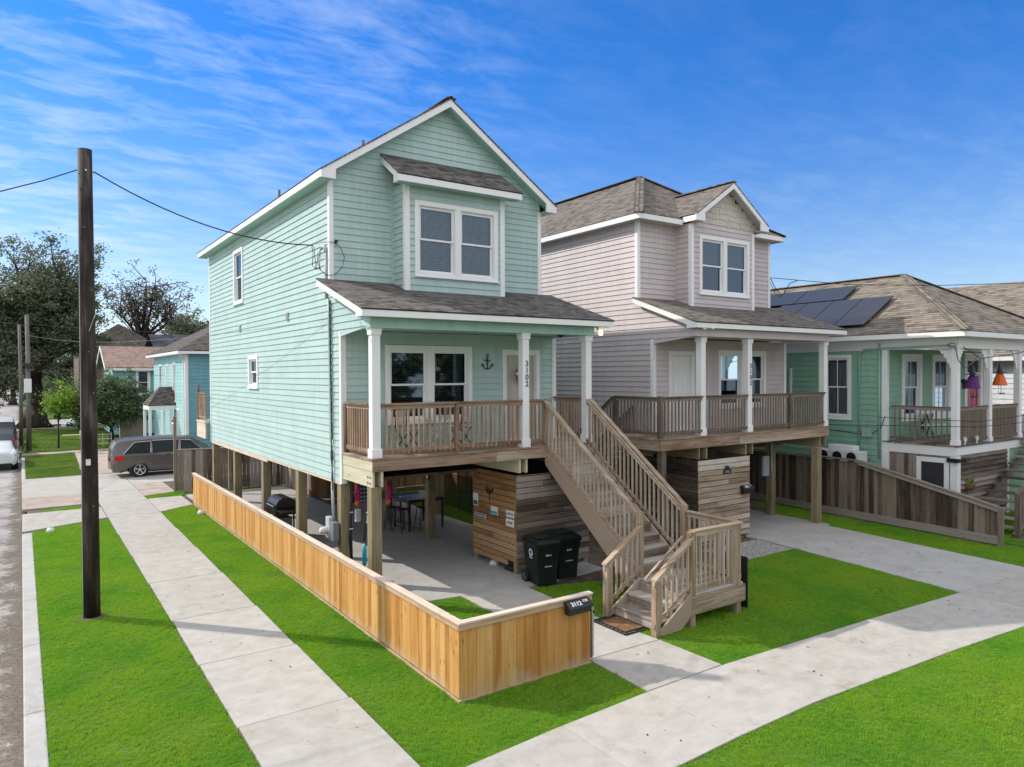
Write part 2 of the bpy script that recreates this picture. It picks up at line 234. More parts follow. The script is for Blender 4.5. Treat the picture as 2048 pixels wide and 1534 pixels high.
def patchy(m,cols):
    nt,b,n,l=tools(m); src=b.inputs['Base Color'].links[0].from_socket; g=n('ShaderNodeNewGeometry')
    a=n('ShaderNodeTexNoise',i_Scale=.55,i_Detail=7.,i_Roughness=.7); l(g.outputs['Position'],a.inputs['Vector'])
    rp=ramp(n,[(.36,cols[0]),(.5,(1,1,1)),(.66,cols[1])]); l(a.outputs[0],rp.inputs[0]); mx=n('ShaderNodeMixRGB',blend_type='MULTIPLY',i_0=1.); l(src,mx.inputs[1]); l(rp.outputs[0],mx.inputs[2])
    for q in [q for q in src.links if q.to_node not in (mx,)]:
        nt.links.new(mx.outputs[0],q.to_socket)
patchy(M['blade'],((.62,.86,.9),(1.28,1.06,1.15))); patchy(M['blade2'],((.6,.75,.8),(1.5,1.15,1.3)))
def stained(m):
    nt,b,n,l=tools(m); src=b.inputs['Base Color'].links[0].from_socket; g=n('ShaderNodeTexCoord')
    a=n('ShaderNodeTexNoise',i_Scale=.8,i_Detail=8.,i_Roughness=.75,i_Distortion=1.2); l(g.outputs['Object'],a.inputs['Vector'])
    rp=ramp(n,[(.30,(.80,.77,.73)),(.45,(1,1,1))]); l(a.outputs[0],rp.inputs[0])
    v=n('ShaderNodeTexVoronoi',feature='DISTANCE_TO_EDGE',i_Scale=.33); w=n('ShaderNodeTexNoise',i_Scale=3.,i_Detail=6.); l(g.outputs['Object'],w.inputs['Vector']); ws=n('ShaderNodeVectorMath',operation='MULTIPLY_ADD'); ws.inputs[1].default_value=(.5,.5,.5); l(w.outputs['Color'],ws.inputs[0]); l(g.outputs['Object'],ws.inputs[2]); l(ws.outputs[0],v.inputs['Vector'])
    cr=n('ShaderNodeMapRange',i_1=.0,i_2=.003,i_3=.78,i_4=1.); l(v.outputs['Distance'],cr.inputs[0])
    d=n('ShaderNodeTexVoronoi',i_Scale=2.6); l(g.outputs['Object'],d.inputs['Vector']); dr=n('ShaderNodeMapRange',i_1=.03,i_2=.06,i_3=.55,i_4=1.); l(d.outputs['Distance'],dr.inputs[0])
    mu=n('ShaderNodeMath',operation='MULTIPLY'); l(cr.outputs[0],mu.inputs[0]); l(dr.outputs[0],mu.inputs[1])
    mx=n('ShaderNodeMixRGB',blend_type='MULTIPLY',i_0=1.); l(src,mx.inputs[1]); l(rp.outputs[0],mx.inputs[2]); sc=n('ShaderNodeVectorMath',operation='SCALE'); l(mx.outputs[0],sc.inputs[0]); l(mu.outputs[0],sc.inputs['Scale']); l(sc.outputs[0],b.inputs['Base Color'])
for k_ in ('conc','concg','concred','curb'): stained(M[k_])
def road_mat():
    m=M['asph']; nt,b,n,l=tools(m); src=b.inputs['Base Color'].links[0].from_socket
    t=n('ShaderNodeTexCoord'); sx=n('ShaderNodeSeparateXYZ'); l(t.outputs['Object'],sx.inputs[0])
    mr=n('ShaderNodeMapRange',i_1=-6.9,i_2=-5.95,i_3=0.,i_4=.42); l(sx.outputs[0],mr.inputs[0])
    no=n('ShaderNodeTexNoise',i_Scale=1.3,i_Detail=9.,i_Roughness=.78); l(t.outputs['Object'],no.inputs['Vector'])
    ad=n('ShaderNodeMath',operation='ADD'); l(mr.outputs[0],ad.inputs[0]); l(no.outputs[0],ad.inputs[1])
    st=n('ShaderNodeMapRange',i_1=.74,i_2=.84,i_3=0.,i_4=.9); l(ad.outputs[0],st.inputs[0])
    f=n('ShaderNodeTexNoise',i_Scale=14.,i_Detail=6.,i_Roughness=.8); l(t.outputs['Object'],f.inputs['Vector'])
    rp=ramp(n,[(.3,(.055,.042,.032)),(.5,(.13,.105,.08)),(.75,(.26,.22,.18))]); l(f.outputs[0],rp.inputs[0])
    mx=n('ShaderNodeMixRGB'); l(st.outputs[0],mx.inputs[0]); l(src,mx.inputs[1]); l(rp.outputs[0],mx.inputs[2]); l(mx.outputs[0],b.inputs['Base Color'])
road_mat()

def splash(m):   # pale mineral bloom along the foot of the new pickets
    nt,b,n,l=tools(m); src=b.inputs['Base Color'].links[0].from_socket; g=n('ShaderNodeNewGeometry'); sx=n('ShaderNodeSeparateXYZ'); l(g.outputs['Position'],sx.inputs[0])
    mp=n('ShaderNodeMapping'); mp.inputs['Scale'].default_value=(5,5,2.2); l(g.outputs['Position'],mp.inputs[0]); no=n('ShaderNodeTexNoise',i_Scale=1.,i_Detail=6.); l(mp.outputs[0],no.inputs['Vector'])
    a=n('ShaderNodeMath',operation='MULTIPLY_ADD',i_1=-1.25,i_2=.28); l(sx.outputs[2],a.inputs[0]); c=n('ShaderNodeMath',operation='ADD'); l(a.outputs[0],c.inputs[0]); l(no.outputs[0],c.inputs[1])
    r=n('ShaderNodeMapRange',i_1=.50,i_2=.82,i_3=0.,i_4=.55); l(c.outputs[0],r.inputs[0]); mx=n('ShaderNodeMixRGB'); mx.inputs[2].default_value=(.50,.42,.31,1); l(r.outputs[0],mx.inputs[0]); l(src,mx.inputs[1]); l(mx.outputs[0],b.inputs['Base Color'])
splash(M['cedar'])
# ---------------------------------------------------------------- mesh helpers
COL=scene.collection
V3=Vector
class MB:
    def __init__(s): s.v=[]; s.f=[]; s.uv=[]; s.X=None
    def fr(s,P,U,Nn):
        """work in a wall frame: u along the wall, n outward, z up"""
        P,U,Nn=V3(P),V3(U),V3(Nn); s.X=lambda p:(P.x+U.x*p[0]+Nn.x*p[1],P.y+U.y*p[0]+Nn.y*p[1],P.z+p[2]); return s
    def face(s,pts,uv=None):
        if s.X: pts=[s.X(p) for p in pts]
        k=len(s.v); s.v+= [tuple(p) for p in pts]; s.f.append(list(range(k,k+len(pts)))); s.uv.append(uv or [(0,0)]*len(pts))
    def poly(s,pts,faces,uvs=None):
        if s.X: pts=[s.X(p) for p in pts]
        k=len(s.v); s.v+=[tuple(p) for p in pts]
        for i,f in enumerate(faces):
            s.f.append([k+a for a in f]); s.uv.append(uvs[i] if uvs else [(0,0)]*len(f))
    def hexa(s,c,o=None):
        """8 corners: bottom 0-3, top 4-7 ; uv along the longest edge"""
        F=[(3,2,1,0),(4,5,6,7),(0,1,5,4),(1,2,6,5),(2,3,7,6),(3,0,4,7)]
        P=[V3(p) for p in c]; e=[(P[1]-P[0]),(P[3]-P[0]),(P[4]-P[0])]
        ln=[a.length for a in e]; k=max(range(3),key=lambda i:ln[i]); d=e[k].normalized() if ln[k]>0 else V3((1,0,0))
        oth=[i for i in range(3) if i!=k]; ou=random.random()*9; uvs=[]
        d1=e[oth[0]].normalized(); d2=e[oth[1]].normalized()
        for f in F: uvs.append([(ou+(P[i]-P[0]).dot(d),ou+(P[i]-P[0]).dot(d1)+(P[i]-P[0]).dot(d2)) for i in f])
        s.poly([tuple(p) for p in P],F,uvs)
    def box(s,x0,x1,y0,y1,z0,z1):
        if x0>x1:x0,x1=x1,x0
        if y0>y1:y0,y1=y1,y0
        s.hexa([(x0,y0,z0),(x1,y0,z0),(x1,y1,z0),(x0,y1,z0),(x0,y0,z1),(x1,y0,z1),(x1,y1,z1),(x0,y1,z1)])
    def bar(s,a,b,w,h,up=(0,0,1)):
        """rectangular beam from a to b: w sideways, h along up"""
        a,b=V3(a),V3(b); d=(b-a).normalized(); u=V3(up); sd_=d.cross(u)
        if sd_.length<1e-4: u=V3((0,1,0)); sd_=d.cross(u)
        sd_.normalize(); u2=sd_.cross(d)
        S=sd_*w/2; T=u2*h/2
        s.hexa([a-S-T,b-S-T,b+S-T,a+S-T,a-S+T,b-S+T,b+S+T,a+S+T])
    def vbar(s,a,b,w,h):
        """beam from a to b cut plumb at the ends (for sloping rails): h vertical"""
        a,b=V3(a),V3(b); d=V3((b.x-a.x,b.y-a.y,0)).normalized(); S=V3((-d.y,d.x,0))*w/2; T=V3((0,0,h/2))
        s.hexa([a-S-T,b-S-T,b+S-T,a+S-T,a-S+T,b-S+T,b+S+T,a+S+T])
    def tube(s,pts,r,n=6,r2=None):
        pts=[V3(p) for p in pts]; m=len(pts); rings=[]; pv=[]; ou=random.random()*9; run=0; us=[]
        for i,p in enumerate(pts):
            d=(pts[min(i+1,m-1)]-pts[max(i-1,0)]).normalized(); a=d.cross(V3((0,0,1)))
            if a.length<.05: a=d.cross(V3((0,1,0)))
            a.normalize(); b=d.cross(a); rr=r if r2 is None else r+(r2-r)*i/(m-1)
            if isinstance(r,(list,tuple)): rr=r[i]
            if i: run+=(p-pts[i-1]).length
            us.append(run)
            for k in range(n):
                t=2*math.pi*k/n; pv.append(tuple(p+a*math.cos(t)*rr+b*math.sin(t)*rr))
        F=[];UVs=[]
        for i in range(m-1):
            for k in range(n):
                F.append((i*n+k,i*n+(k+1)%n,(i+1)*n+(k+1)%n,(i+1)*n+k))
                w1=k/n*.6; w2=(k+1)/n*.6; UVs.append([(ou+us[i],w1),(ou+us[i],w2),(ou+us[i+1],w2),(ou+us[i+1],w1)])
        F.append(tuple(range(n))[::-1]); UVs.append([(0,0)]*n); F.append(tuple((m-1)*n+k for k in range(n))); UVs.append([(0,0)]*n)
        s.poly(pv,F,UVs)
    def cyl(s,a,b,r,n=12,r2=None): s.tube([a,b],r,n,r if r2 is None else r2)
    def lathe(s,c,prof,n=20,axis='z'):
        c=V3(c); pv=[];F=[]
        for (r,h) in prof:
            for k in range(n):
                t=2*math.pi*k/n; a,b=r*math.cos(t),r*math.sin(t)
                pv.append(tuple(c+V3({'z':(a,b,h),'x':(h,a,b),'y':(a,h,b)}[axis])))
        m=len(prof)
        for i in range(m-1):
            for k in range(n): F.append((i*n+k,i*n+(k+1)%n,(i+1)*n+(k+1)%n,(i+1)*n+k))
        F.append(tuple(range(n))[::-1]); F.append(tuple((m-1)*n+k for k in range(n)))
        s.poly(pv,F)
    def prism(s,poly,d,off=(0,0,0)):
        """planar polygon (3D pts) extruded by vector d"""
        P=[V3(p) for p in poly]; d=V3(d); n=len(P)
        s.poly([tuple(p) for p in P]+[tuple(p+d) for p in P],[tuple(range(n))[::-1],tuple(range(n,2*n))]+[(i,(i+1)%n,n+(i+1)%n,n+i) for i in range(n)])
    def slope(s,pts,th=.03,eave=None):
        """roof plane: pts top surface in order; u along the eave pts[0]->pts[1], v up the slope"""
        P=[V3(p) for p in pts]; U=(P[1]-P[0]).normalized(); nn=(P[1]-P[0]).cross(P[2]-P[0]).normalized()
        if nn.z<0: nn=-nn
        W=nn.cross(U)
        if W.z<0: W=-W
        uv=[((p-P[0]).dot(U)+20,(p-P[0]).dot(W)+10) for p in P]
        n=len(P); Q=[p-nn*th for p in P]
        s.poly([tuple(p) for p in P]+[tuple(p) for p in Q],[tuple(range(n)),tuple(range(n,2*n))[::-1]]+[(i,(i+1)%n,n+(i+1)%n,n+i) for i in range(n)],[uv,[uv[i] for i in range(n)][::-1]]+[[uv[i],uv[(i+1)%n],uv[(i+1)%n],uv[i]] for i in range(n)])
    def build(s,name,m,parent=None,org=None,bevel=0,smooth=False):
        me=bpy.data.meshes.new(name)
        if org is None and parent is not None: org=ORG.get(parent.name)
        o3=V3(org) if org is not None else V3((0,0,0))
        me.from_pydata([tuple(V3(v)-o3) for v in s.v],[],s.f)
        ul=me.uv_layers.new(name='UVMap'); k=0
        flat=[c for f in s.uv for q in f for c in q]
        ul.data.foreach_set('uv',flat)
        mm=m if isinstance(m,bpy.types.Material) else M[m]
        me.materials.append(mm); me.validate(); 
        bm=bmesh.new(); bm.from_mesh(me); bmesh.ops.recalc_face_normals(bm,faces=bm.faces); bm.to_mesh(me); bm.free()
        if smooth: me.polygons.foreach_set('use_smooth',[True]*len(me.polygons))
        o=bpy.data.objects.new(name,me); COL.objects.link(o)
        if parent is not None: o.parent=parent; ORG[o.name]=tuple(o3)
        elif org is not None: o.location=o3
        if bevel:
            b=o.modifiers.new('bevel','BEVEL'); b.width=bevel; b.segments=2; b.limit_method='ANGLE'
        return o
ORG={}
def tag(o,label=None,cat=None,group=None,kind=None):
    if label: o['label']=label
    if cat: o['category']=cat
    if group: o['group']=group
    if kind: o['kind']=kind
    return o
def thing(name,label,cat,loc=(0,0,0),rz=0,group=None):
    o=bpy.data.objects.new(name,None); COL.objects.link(o); o.location=loc; o.rotation_euler=(0,0,rz); o.empty_display_size=.2
    ORG[o.name]=tuple(loc); return tag(o,label,cat,group)
def local(o): ORG[o.name]=(0,0,0); return o
def dup(o,parent=None):
    c=o.copy(); COL.objects.link(c); c.parent=parent
    for ch in o.children: dup(ch,c)
    return c
def text_mesh(s,size,depth=.004,font_mirror=False,align='CENTER',space=1.,bold=.0):
    cu=bpy.data.curves.new('t','FONT'); cu.body=s; cu.size=size; cu.extrude=depth/2; cu.align_x=align; cu.align_y='CENTER'; cu.space_line=space; cu.offset=bold
    o=bpy.data.objects.new('t',cu); COL.objects.link(o); bpy.context.view_layer.update()
    me=bpy.data.meshes.new_from_object(o.evaluated_get(bpy.context.evaluated_depsgraph_get())); bpy.data.objects.remove(o); return me
def put_text(name,s,size,pos,U,W,m,parent=None,depth=.006,space=1.,bold=0.):
    """text whose reading direction is U and whose up is W"""
    me=text_mesh(s,size,depth,space=space,bold=bold); me.materials.append(M[m]); o=bpy.data.objects.new(name,me); COL.objects.link(o)
    U,W=V3(U).normalized(),V3(W).normalized(); Nn=U.cross(W); og=V3(ORG.get(parent.name,(0,0,0))) if parent else V3((0,0,0))
    me.transform(Matrix.Translation(V3(pos)-og)@Matrix((U,W,Nn)).transposed().to_4x4())
    if parent: o.parent=parent
    return o
def siding(mb,P,U,Nn,spans,z0,z1,ex=.155,holes=(),t0=.004,t1=.025):
    """lap boards on a wall. spans(z)->list of (u0,u1); holes=(u0,u1,z0,z1)"""
    P,U,Nn=V3(P),V3(U),V3(Nn); z=z0; old=mb.X; mb.X=None
    W=lambda u,n,zz:(P.x+U.x*u+Nn.x*n,P.y+U.y*u+Nn.y*n,zz)
    while z<z1-1e-4:
        zt=min(z+ex,z1); lo=spans(z+.002); hi=spans(zt-.002)
        if not hi: hi=[((a+b)/2,(a+b)/2) for a,b in lo]
        for (a,b),(c,d) in zip(lo,hi):
            segs=[(a,b,c,d)]
            for (h0,h1,hz0,hz1) in holes:
                if hz0<z+ex*.5<hz1:
                    ns=[]
                    for (p,q,r,s_) in segs:
                        if h1<=p or h0>=q: ns.append((p,q,r,s_)); continue
                        if h0>p: ns.append((p,h0,r,h0))
                        if h1<q: ns.append((h1,q,h1,s_))
                    segs=ns
            cut=[]
            for (p,q,r,s_) in segs:      # boards are at most about 3.6 m long: a butt joint here and there
                if q-p>3.2 and random.random()<.55 and abs((s_-r)-(q-p))<.01: j=random.uniform(p+.8,q-.8); cut+=[(p,j-.003,r,j-.003),(j+.003,q,j+.003,s_)]
                else: cut.append((p,q,r,s_))
            for (p,q,r,s_) in cut:
                mb.poly([W(p,t1,z),W(q,t1,z),W(s_,t0,zt),W(r,t0,zt),W(p,0,z),W(q,0,z)],[(0,1,2,3),(5,4,0,1)[::-1] if False else (4,5,1,0)],[[(p,z),(q,z),(s_,zt),(r,zt)],[(p,z),(q,z),(q,z),(p,z)]])
        z=zt
    mb.X=old
def window(root,P,U,Nn,w_,h_,units=2,trim=.115,mull=.13,mid=.5,blind='full',style='plain',glassm='glass',mt='white',proj=.045,label=None,sash=.045):
    """double-hung window; P = lower left corner of the casing seen from outside (U must run to the right seen from outside)"""
    c=MB().fr(P,U,Nn)
    c.box(0,trim,0,proj,0,h_); c.box(w_-trim,w_,0,proj,0,h_); c.box(trim,w_-trim,0,proj,h_-trim,h_); c.box(trim,w_-trim,0,proj,0,trim)
    c.box(-.015,w_+.015,0,proj+.03,-.004,.03)
    uw=(w_-2*trim-mull*(units-1))/units; us=[]
    for i in range(units):
        u0=trim+i*(uw+mull); us.append(u0)
        if i: c.box(u0-mull,u0,0,proj,trim,h_-trim)
    # reveal
    for u0 in us:
        c.box(u0-.003,u0+.02,-.10,.005,trim,h_-trim); c.box(u0+uw-.02,u0+uw+.003,-.10,.005,trim,h_-trim); c.box(u0+.02,u0+uw-.02,-.10,.005,h_-trim-.02,h_-trim+.003); c.box(u0+.02,u0+uw-.02,-.10,.01,trim-.003,trim+.02)
    wo=c.build('window',mt,root,bevel=.004)
    if label: wo['label']=label
    z0,z1=trim+.02,h_-trim-.02; zm=z0+(z1-z0)*mid
    sa=MB().fr(P,U,Nn); pn=MB().fr(P,U,Nn); bl=MB().fr(P,U,Nn); ro=MB().fr(P,U,Nn); sc=MB().fr(P,U,Nn)
    for i,u0 in enumerate(us):
        a,b=u0+.02,u0+uw-.02
        for (za,zb,nn) in ((zm-.02,z1,-.02),(z0,zm+.02,-.055)):
            s_=sash
            sa.box(a,a+s_,nn-.03,nn,za,zb); sa.box(b-s_,b,nn-.03,nn,za,zb); sa.box(a+s_,b-s_,nn-.03,nn,zb-s_,zb); sa.box(a+s_,b-s_,nn-.03,nn,za,za+s_)
            if style=='vert': m_=(a+b)/2; sa.box(m_-.012,m_+.012,nn-.025,nn-.002,za+s_,zb-s_)
            pn.face([(a+s_,nn-.015,za+s_),(b-s_,nn-.015,za+s_),(b-s_,nn-.015,zb-s_),(a+s_,nn-.015,zb-s_)])
        if blind in('full','half') :
            zz=z1-.03; zend=z0+.02 if blind=='full' else zm+.1
            while zz>zend:
                bl.poly([(a+.02,-.125,zz),(b-.02,-.125,zz),(b-.02,-.155,zz-.03),(a+.02,-.155,zz-.03)],[(0,1,2,3)]); zz-=.052
            bl.box(a+.02,b-.02,-.16,-.115,z1-.03,z1+.02)
            for q in (.22,.78): bl.box(a+(b-a)*q-.004,a+(b-a)*q+.004,-.128,-.122,zend,z1)
        elif blind=='curtain':
            n_=14
            for k in range(n_):
                ua=a+(b-a)*k/n_; ub=a+(b-a)*(k+1)/n_; na,nb=(-.14,-.17) if k%2 else (-.17,-.14)
                bl.face([(ua,na,z0),(ub,nb,z0),(ub,nb,z1-.12),(ua,na,z1-.12)])
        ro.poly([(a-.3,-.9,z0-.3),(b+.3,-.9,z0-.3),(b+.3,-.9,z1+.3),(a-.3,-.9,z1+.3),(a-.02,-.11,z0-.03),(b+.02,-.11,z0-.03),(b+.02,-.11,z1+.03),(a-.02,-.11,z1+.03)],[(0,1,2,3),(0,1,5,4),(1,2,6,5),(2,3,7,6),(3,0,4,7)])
    sa.build('sash',mt,wo); pn.build('pane',glassm,wo)
    if bl.v: bl.build('blind' if blind!='curtain' else 'curtain','blind' if blind!='none' else 'white',wo)
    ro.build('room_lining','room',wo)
    return wo
def railing(root,a,b,h=1.08,w_=.038,m='rail',sp=.125,cap=.14,bot=.09,name='railing',ends=(.05,.05),topsub=.085):
    """guard rail between plan points a,b (x,y,z of walking surface)"""
    a,b=V3(a),V3(b); r=MB(); dz=V3((0,0,1))
    r.vbar(a+dz*(h-.019),b+dz*(h-.019),cap,.038)
    r.vbar(a+dz*(h-.038-topsub/2),b+dz*(h-.038-topsub/2),.038,topsub)
    ro=r.build(name,m,root,bevel=.004)
    r=MB(); r.vbar(a+dz*(bot+.045),b+dz*(bot+.045),.038,.085); r.build('bottom_rail',m,ro,bevel=.004)
    L_=(V3((b.x-a.x,b.y-a.y,0))).length; n=max(1,int(round((L_-ends[0]-ends[1])/sp))); d=(b-a)
    side=V3((-(b.y-a.y),(b.x-a.x),0)).normalized()
    for k in range(n):
        t=(ends[0]+(k+.5)*(L_-ends[0]-ends[1])/n)/L_; p=a+d*t
        q=MB(); ww=w_*(1+random.uniform(-.06,.06)); p=p+side*.028*ROUT[0]
        q.box(p.x-ww/2,p.x+ww/2,p.y-ww/2,p.y+ww/2,p.z+bot-.02+random.uniform(-.008,.008),p.z+h-.045); q.build('baluster',m,ro)
    return ro
ROUT=[0]
def planks(mb,P,U,Nn,length,z0,z1,bw=.14,gap=.004,th=.02,vertical=True,topf=None,jit=.004,dog=False,botf=None):
    mb.fr(P,U,Nn)
    if vertical:
        u=0
        while u<length-.01:
            u1=min(u+bw*(1+random.uniform(-.04,.04)),length); n=random.uniform(0,jit)
            za=(botf(u) if botf else z0)+random.uniform(0,.008); zb0=(topf(u) if topf else z1); zb1=(topf(u1) if topf else z1)
            a,b=u+gap/2,u1-gap/2
            mb.hexa([(a,n,za),(b,n,za),(b,n+th,za),(a,n+th,za),(a,n,zb0),(b,n,zb1),(b,n+th,zb1),(a,n+th,zb0)])
            u=u1
    else:
        z=z0
        while z<z1-.02:
            zt=min(z+bw,z1); n=random.uniform(0,jit); cuts=[0,length]
            if length>1.6 and random.random()<.5: cuts=[0,length*random.uniform(.3,.7),length]
            for a,b in zip(cuts,cuts[1:]):
                t1,t2=random.uniform(-.003,.003),random.uniform(-.003,.003)
                mb.hexa([(a+.001,n,z+gap/2+t1),(b-.001,n,z+gap/2+t2),(b-.001,n+th,z+gap/2+t2),(a+.001,n+th,z+gap/2+t1),(a+.001,n,zt-gap/2+t1),(b-.001,n,zt-gap/2+t2),(b-.001,n+th,zt-gap/2+t2),(a+.001,n+th,zt-gap/2+t1)])
            z=zt
    mb.X=None; return mb
def sheet(name,pts,m,z,kind='structure',th=.0):
    s=MB()
    if th: s.prism([(x,y,z) for x,y in pts],(0,0,-th))
    else: s.face([(x,y,z) for x,y in pts])
    o=s.build(name,m); return tag(o,kind=kind)
# ---------------------------------------------------------------- the setting: ground, street, paving, lawns
def st(name,pts,m,z,th=0): return sheet(name,pts,m,z,th=th)
def rect(x0,x1,y0,y1): return [(x0,y0),(x1,y0),(x1,y1),(x0,y1)]
st('ground',rect(-400,600,-60,900),'lawn2',-.16)
st('road',rect(-15,-5.9,-60,420),'asph',-.125)
st('road',rect(-300,300,67,76),'concg',-.02)
st('soil',rect(-5.75,60,-60,62),'soil',-.022,th=.1)
# kerbs
def kerb(x0,x1,y0,y1):
    k=MB(); y=y0
    while y<y1: k.box(x0,x1,y+.004,min(y+3.05,y1)-.004,-.12,.012); y+=3.05
    return tag(k.build('kerb','curb',bevel=.02),kind='structure')
kerb(-5.9,-5.645,-13,10.0); kerb(-5.9,-5.735,23.5,34.2)
k=MB(); k.bar((-5.88,23.35,.0),(-3.47,23.42,.0),.12,.05); tag(k.build('kerb','curb'),kind='structure')
def slabs(name,m,cells,z=.02,th=.09,gap=.006):
    s=MB()
    for c in cells:
        P=[V3((x,y,0)) for x,y in c]; ce=sum(P,V3((0,0,0)))/len(P); Q=[]
        for p in P:
            d=(ce-p); Q.append(p+V3((math.copysign(gap,d.x),math.copysign(gap,d.y),0)))
        dz=random.uniform(-.002,.002); s.prism([(q.x,q.y,z+dz-th) for q in Q],(0,0,th))
    return tag(s.build(name,m,bevel=.008),kind='structure')
ys=[-14,-11.2,-8.53,-5.96,-3.45,-.9,2.09,5.14,8.14,11.25,14.4]
slabs('sidewalk','conc',[[(-3.545,a),(-1.965,a),(-1.945,b),(-3.53,b)] for a,b in zip(ys[2:-1],ys[3:])]+[[(-3.54,14.4),(-1.95,14.4),(-1.95,17.3),(-3.5,17.3)]])
fe=lambda x: -8.33-max(0,x-3.4)**1.25*.037-max(0,1.0-x)*.075
ne=lambda x: -9.95-max(0,x-3.4)**1.25*.048-max(0,1.0-x)*.05
xs=[-3.54,-1.96,.05,1.72,3.43,7.1,10.66,14.0,17.4,21,25,30]
slabs('sidewalk','conc',[[(a,ne(a)),(b,ne(b)),(b,fe(b)),(a,fe(a))] for a,b in zip(xs[1:],xs[2:])])
slabs('sidewalk','conc',[[(-3.54,-14),(-1.97,-14),(-1.97,-8.62),(-3.54,-8.55)]])
slabs('path','conc',[[(1.73,-8.32),(3.43,-8.32),(3.4,-6.98),(1.8,-6.93)],[(1.8,-6.92),(3.4,-6.97),(3.27,-5.2),(1.8,-5.2)],[(1.8,-5.19),(3.27,-5.19),(3.34,-2.49),(1.78,-2.49)]])
slabs('carport_slab','concg',[[(-.55,-2.46),(3.85,-3.1),(5.72,-2.9),(5.72,3.2),(-.55,3.2)],[(-.55,3.2),(5.72,3.2),(5.7,9),(-.55,9)],[(-.55,9),(3.3,9),(3.3,14.6),(-.55,14.6)]],gap=.004)
slabs('driveway','concg',[[(10.66,fe(10.66)),(14.0,fe(14.)),(14.57,-3.26),(11.34,-3.26)]])
slabs('carport_slab','concg',[[(11.34,-3.25),(14.82,-3.25),(14.82,4),(9.3,4),(9.3,-2.7),(11.34,-2.7)]],gap=.004)
slabs('path','conc',[[(-5.9,10.25),(-3.55,11.27),(-3.55,13.6),(-5.9,13.6)],[(-1.94,11.35),(-.74,12.2),(-.74,14.45),(-1.94,14.45)]])
slabs('driveway','concred',[[(-5.9,14.6),(-3.55,14.6),(-3.55,17.3),(-5.9,17.3)],[(-1.94,15.3),(-.75,15.75),(-.75,17.1),(-1.94,17.0)],[(-1.94,17.05),(-.75,17.15),(-.75,18.85),(-1.94,18.85)]])
slabs('driveway','conc',[[(-5.9,17.32),(-3.4,17.32),(-3.4,23.3),(-5.9,23.3)],[(-3.38,17.32),(-1.96,17.32),(-1.96,23.4),(-3.38,23.4)],[(-1.94,18.9),(9,18.9),(9,23.5),(-1.94,23.5)]])
slabs('sidewalk','concred',[[(-3.45,23.6),(-1.9,23.6),(-1.8,27.2),(-3.45,27.2)],[(-3.4,27.2),(-1.8,27.2),(-1.3,35.3),(-3.2,35.3)],[(-5.9,35.4),(6,36.6),(6,37.8),(-5.9,36.5)]])
slabs('path','conc',[rect(17.2,19.5,-12,-7.6)])
st('gravel',[(9.2,-4.42),(11.1,-4.42),(11.33,-3.2),(9.0,-3.1)],'gravel',.004)
# lawns
lawns=[]
def lawn(pts,dens,m='lawn',bl=0,z=-.006):
    o=st('lawn',pts,m,z); lawns.append((o,dens,bl)); return o
lawn([(-5.635,-13),(-3.56,-13),(-3.56,11.1),(-4.4,10.75),(-5.2,10.45),(-5.64,10.05)],1)
lawn([(-1.94,fe(-1.94)),(1.72,fe(1.7)),(1.78,-6.9),(-.72,-6.98),(-.72,12.15),(-1.94,11.3)],1)
lawn([(-.6,-6.9),(1.79,-6.9),(1.77,-2.5),(-.6,-2.5)],.8)
lawn([(3.44,fe(3.44))]+[(x,fe(x)) for x in (5,7,9,10.62)]+[(11.3,-4.45),(9.2,-4.45),(5.9,-3.9),(3.9,-3.35),(3.37,-3.1),(3.3,-5.2)],1)
lawn([(14.05,fe(14.)),(16.2,fe(16.)),(16.4,-3.6),(16.6,1.0),(14.9,-1.2),(14.85,-3.2),(14.6,-3.3)],1)
lawn([(16.4,fe(16.4)),(17.2,-9.4),(17.2,-7.2),(30,-7.2),(30,-5.6),(16.5,-5.6)],.5)
lawn([(-1.9,ne(-1.9)),(1,ne(1)),(3.4,ne(3.4)),(5,ne(5)),(7,ne(7)),(9,ne(9)),(12,ne(12)),(16,ne(16)),(22,ne(22)),(22,-16),(-1.9,-16)],1)
lawn([(-5.75,13.65),(-3.95,13.65),(-3.56,13.7),(-3.56,14.55),(-5.1,14.2)],.6)
lawn([(-1.93,14.5),(-.72,14.5),(-.3,15.4),(-.75,15.7),(-1.93,15.25)],.6)
lawn([(-5.72,23.6),(-3.47,23.6),(-3.5,27.1),(-5.72,26.9)],.5,'lawn2',1)
lawn([(-5.72,27.3),(-3.45,27.5),(-3.3,35.2),(-5.72,34.6)],.4,'lawn2',1)
lawn([(-1.75,23.7),(2,23.7),(2,35.5),(-1.25,35.2)],.35,'lawn2',1)
lawn([(-5.72,37.2),(8,38.2),(8,60),(-5.72,58)],.18,'lawn2',1)
lawn([(5.75,.2),(8.6,.2),(8.6,11.1),(5.75,11.1)],.7,'lawn2',1)
lawn([(-.5,14.65),(3.3,14.65),(3.3,15.2),(-.5,15.4)],.3,'lawn2',1)
lawn([(-3,79),(25,79),(25,120),(-3,120)],.08,'lawn',0)
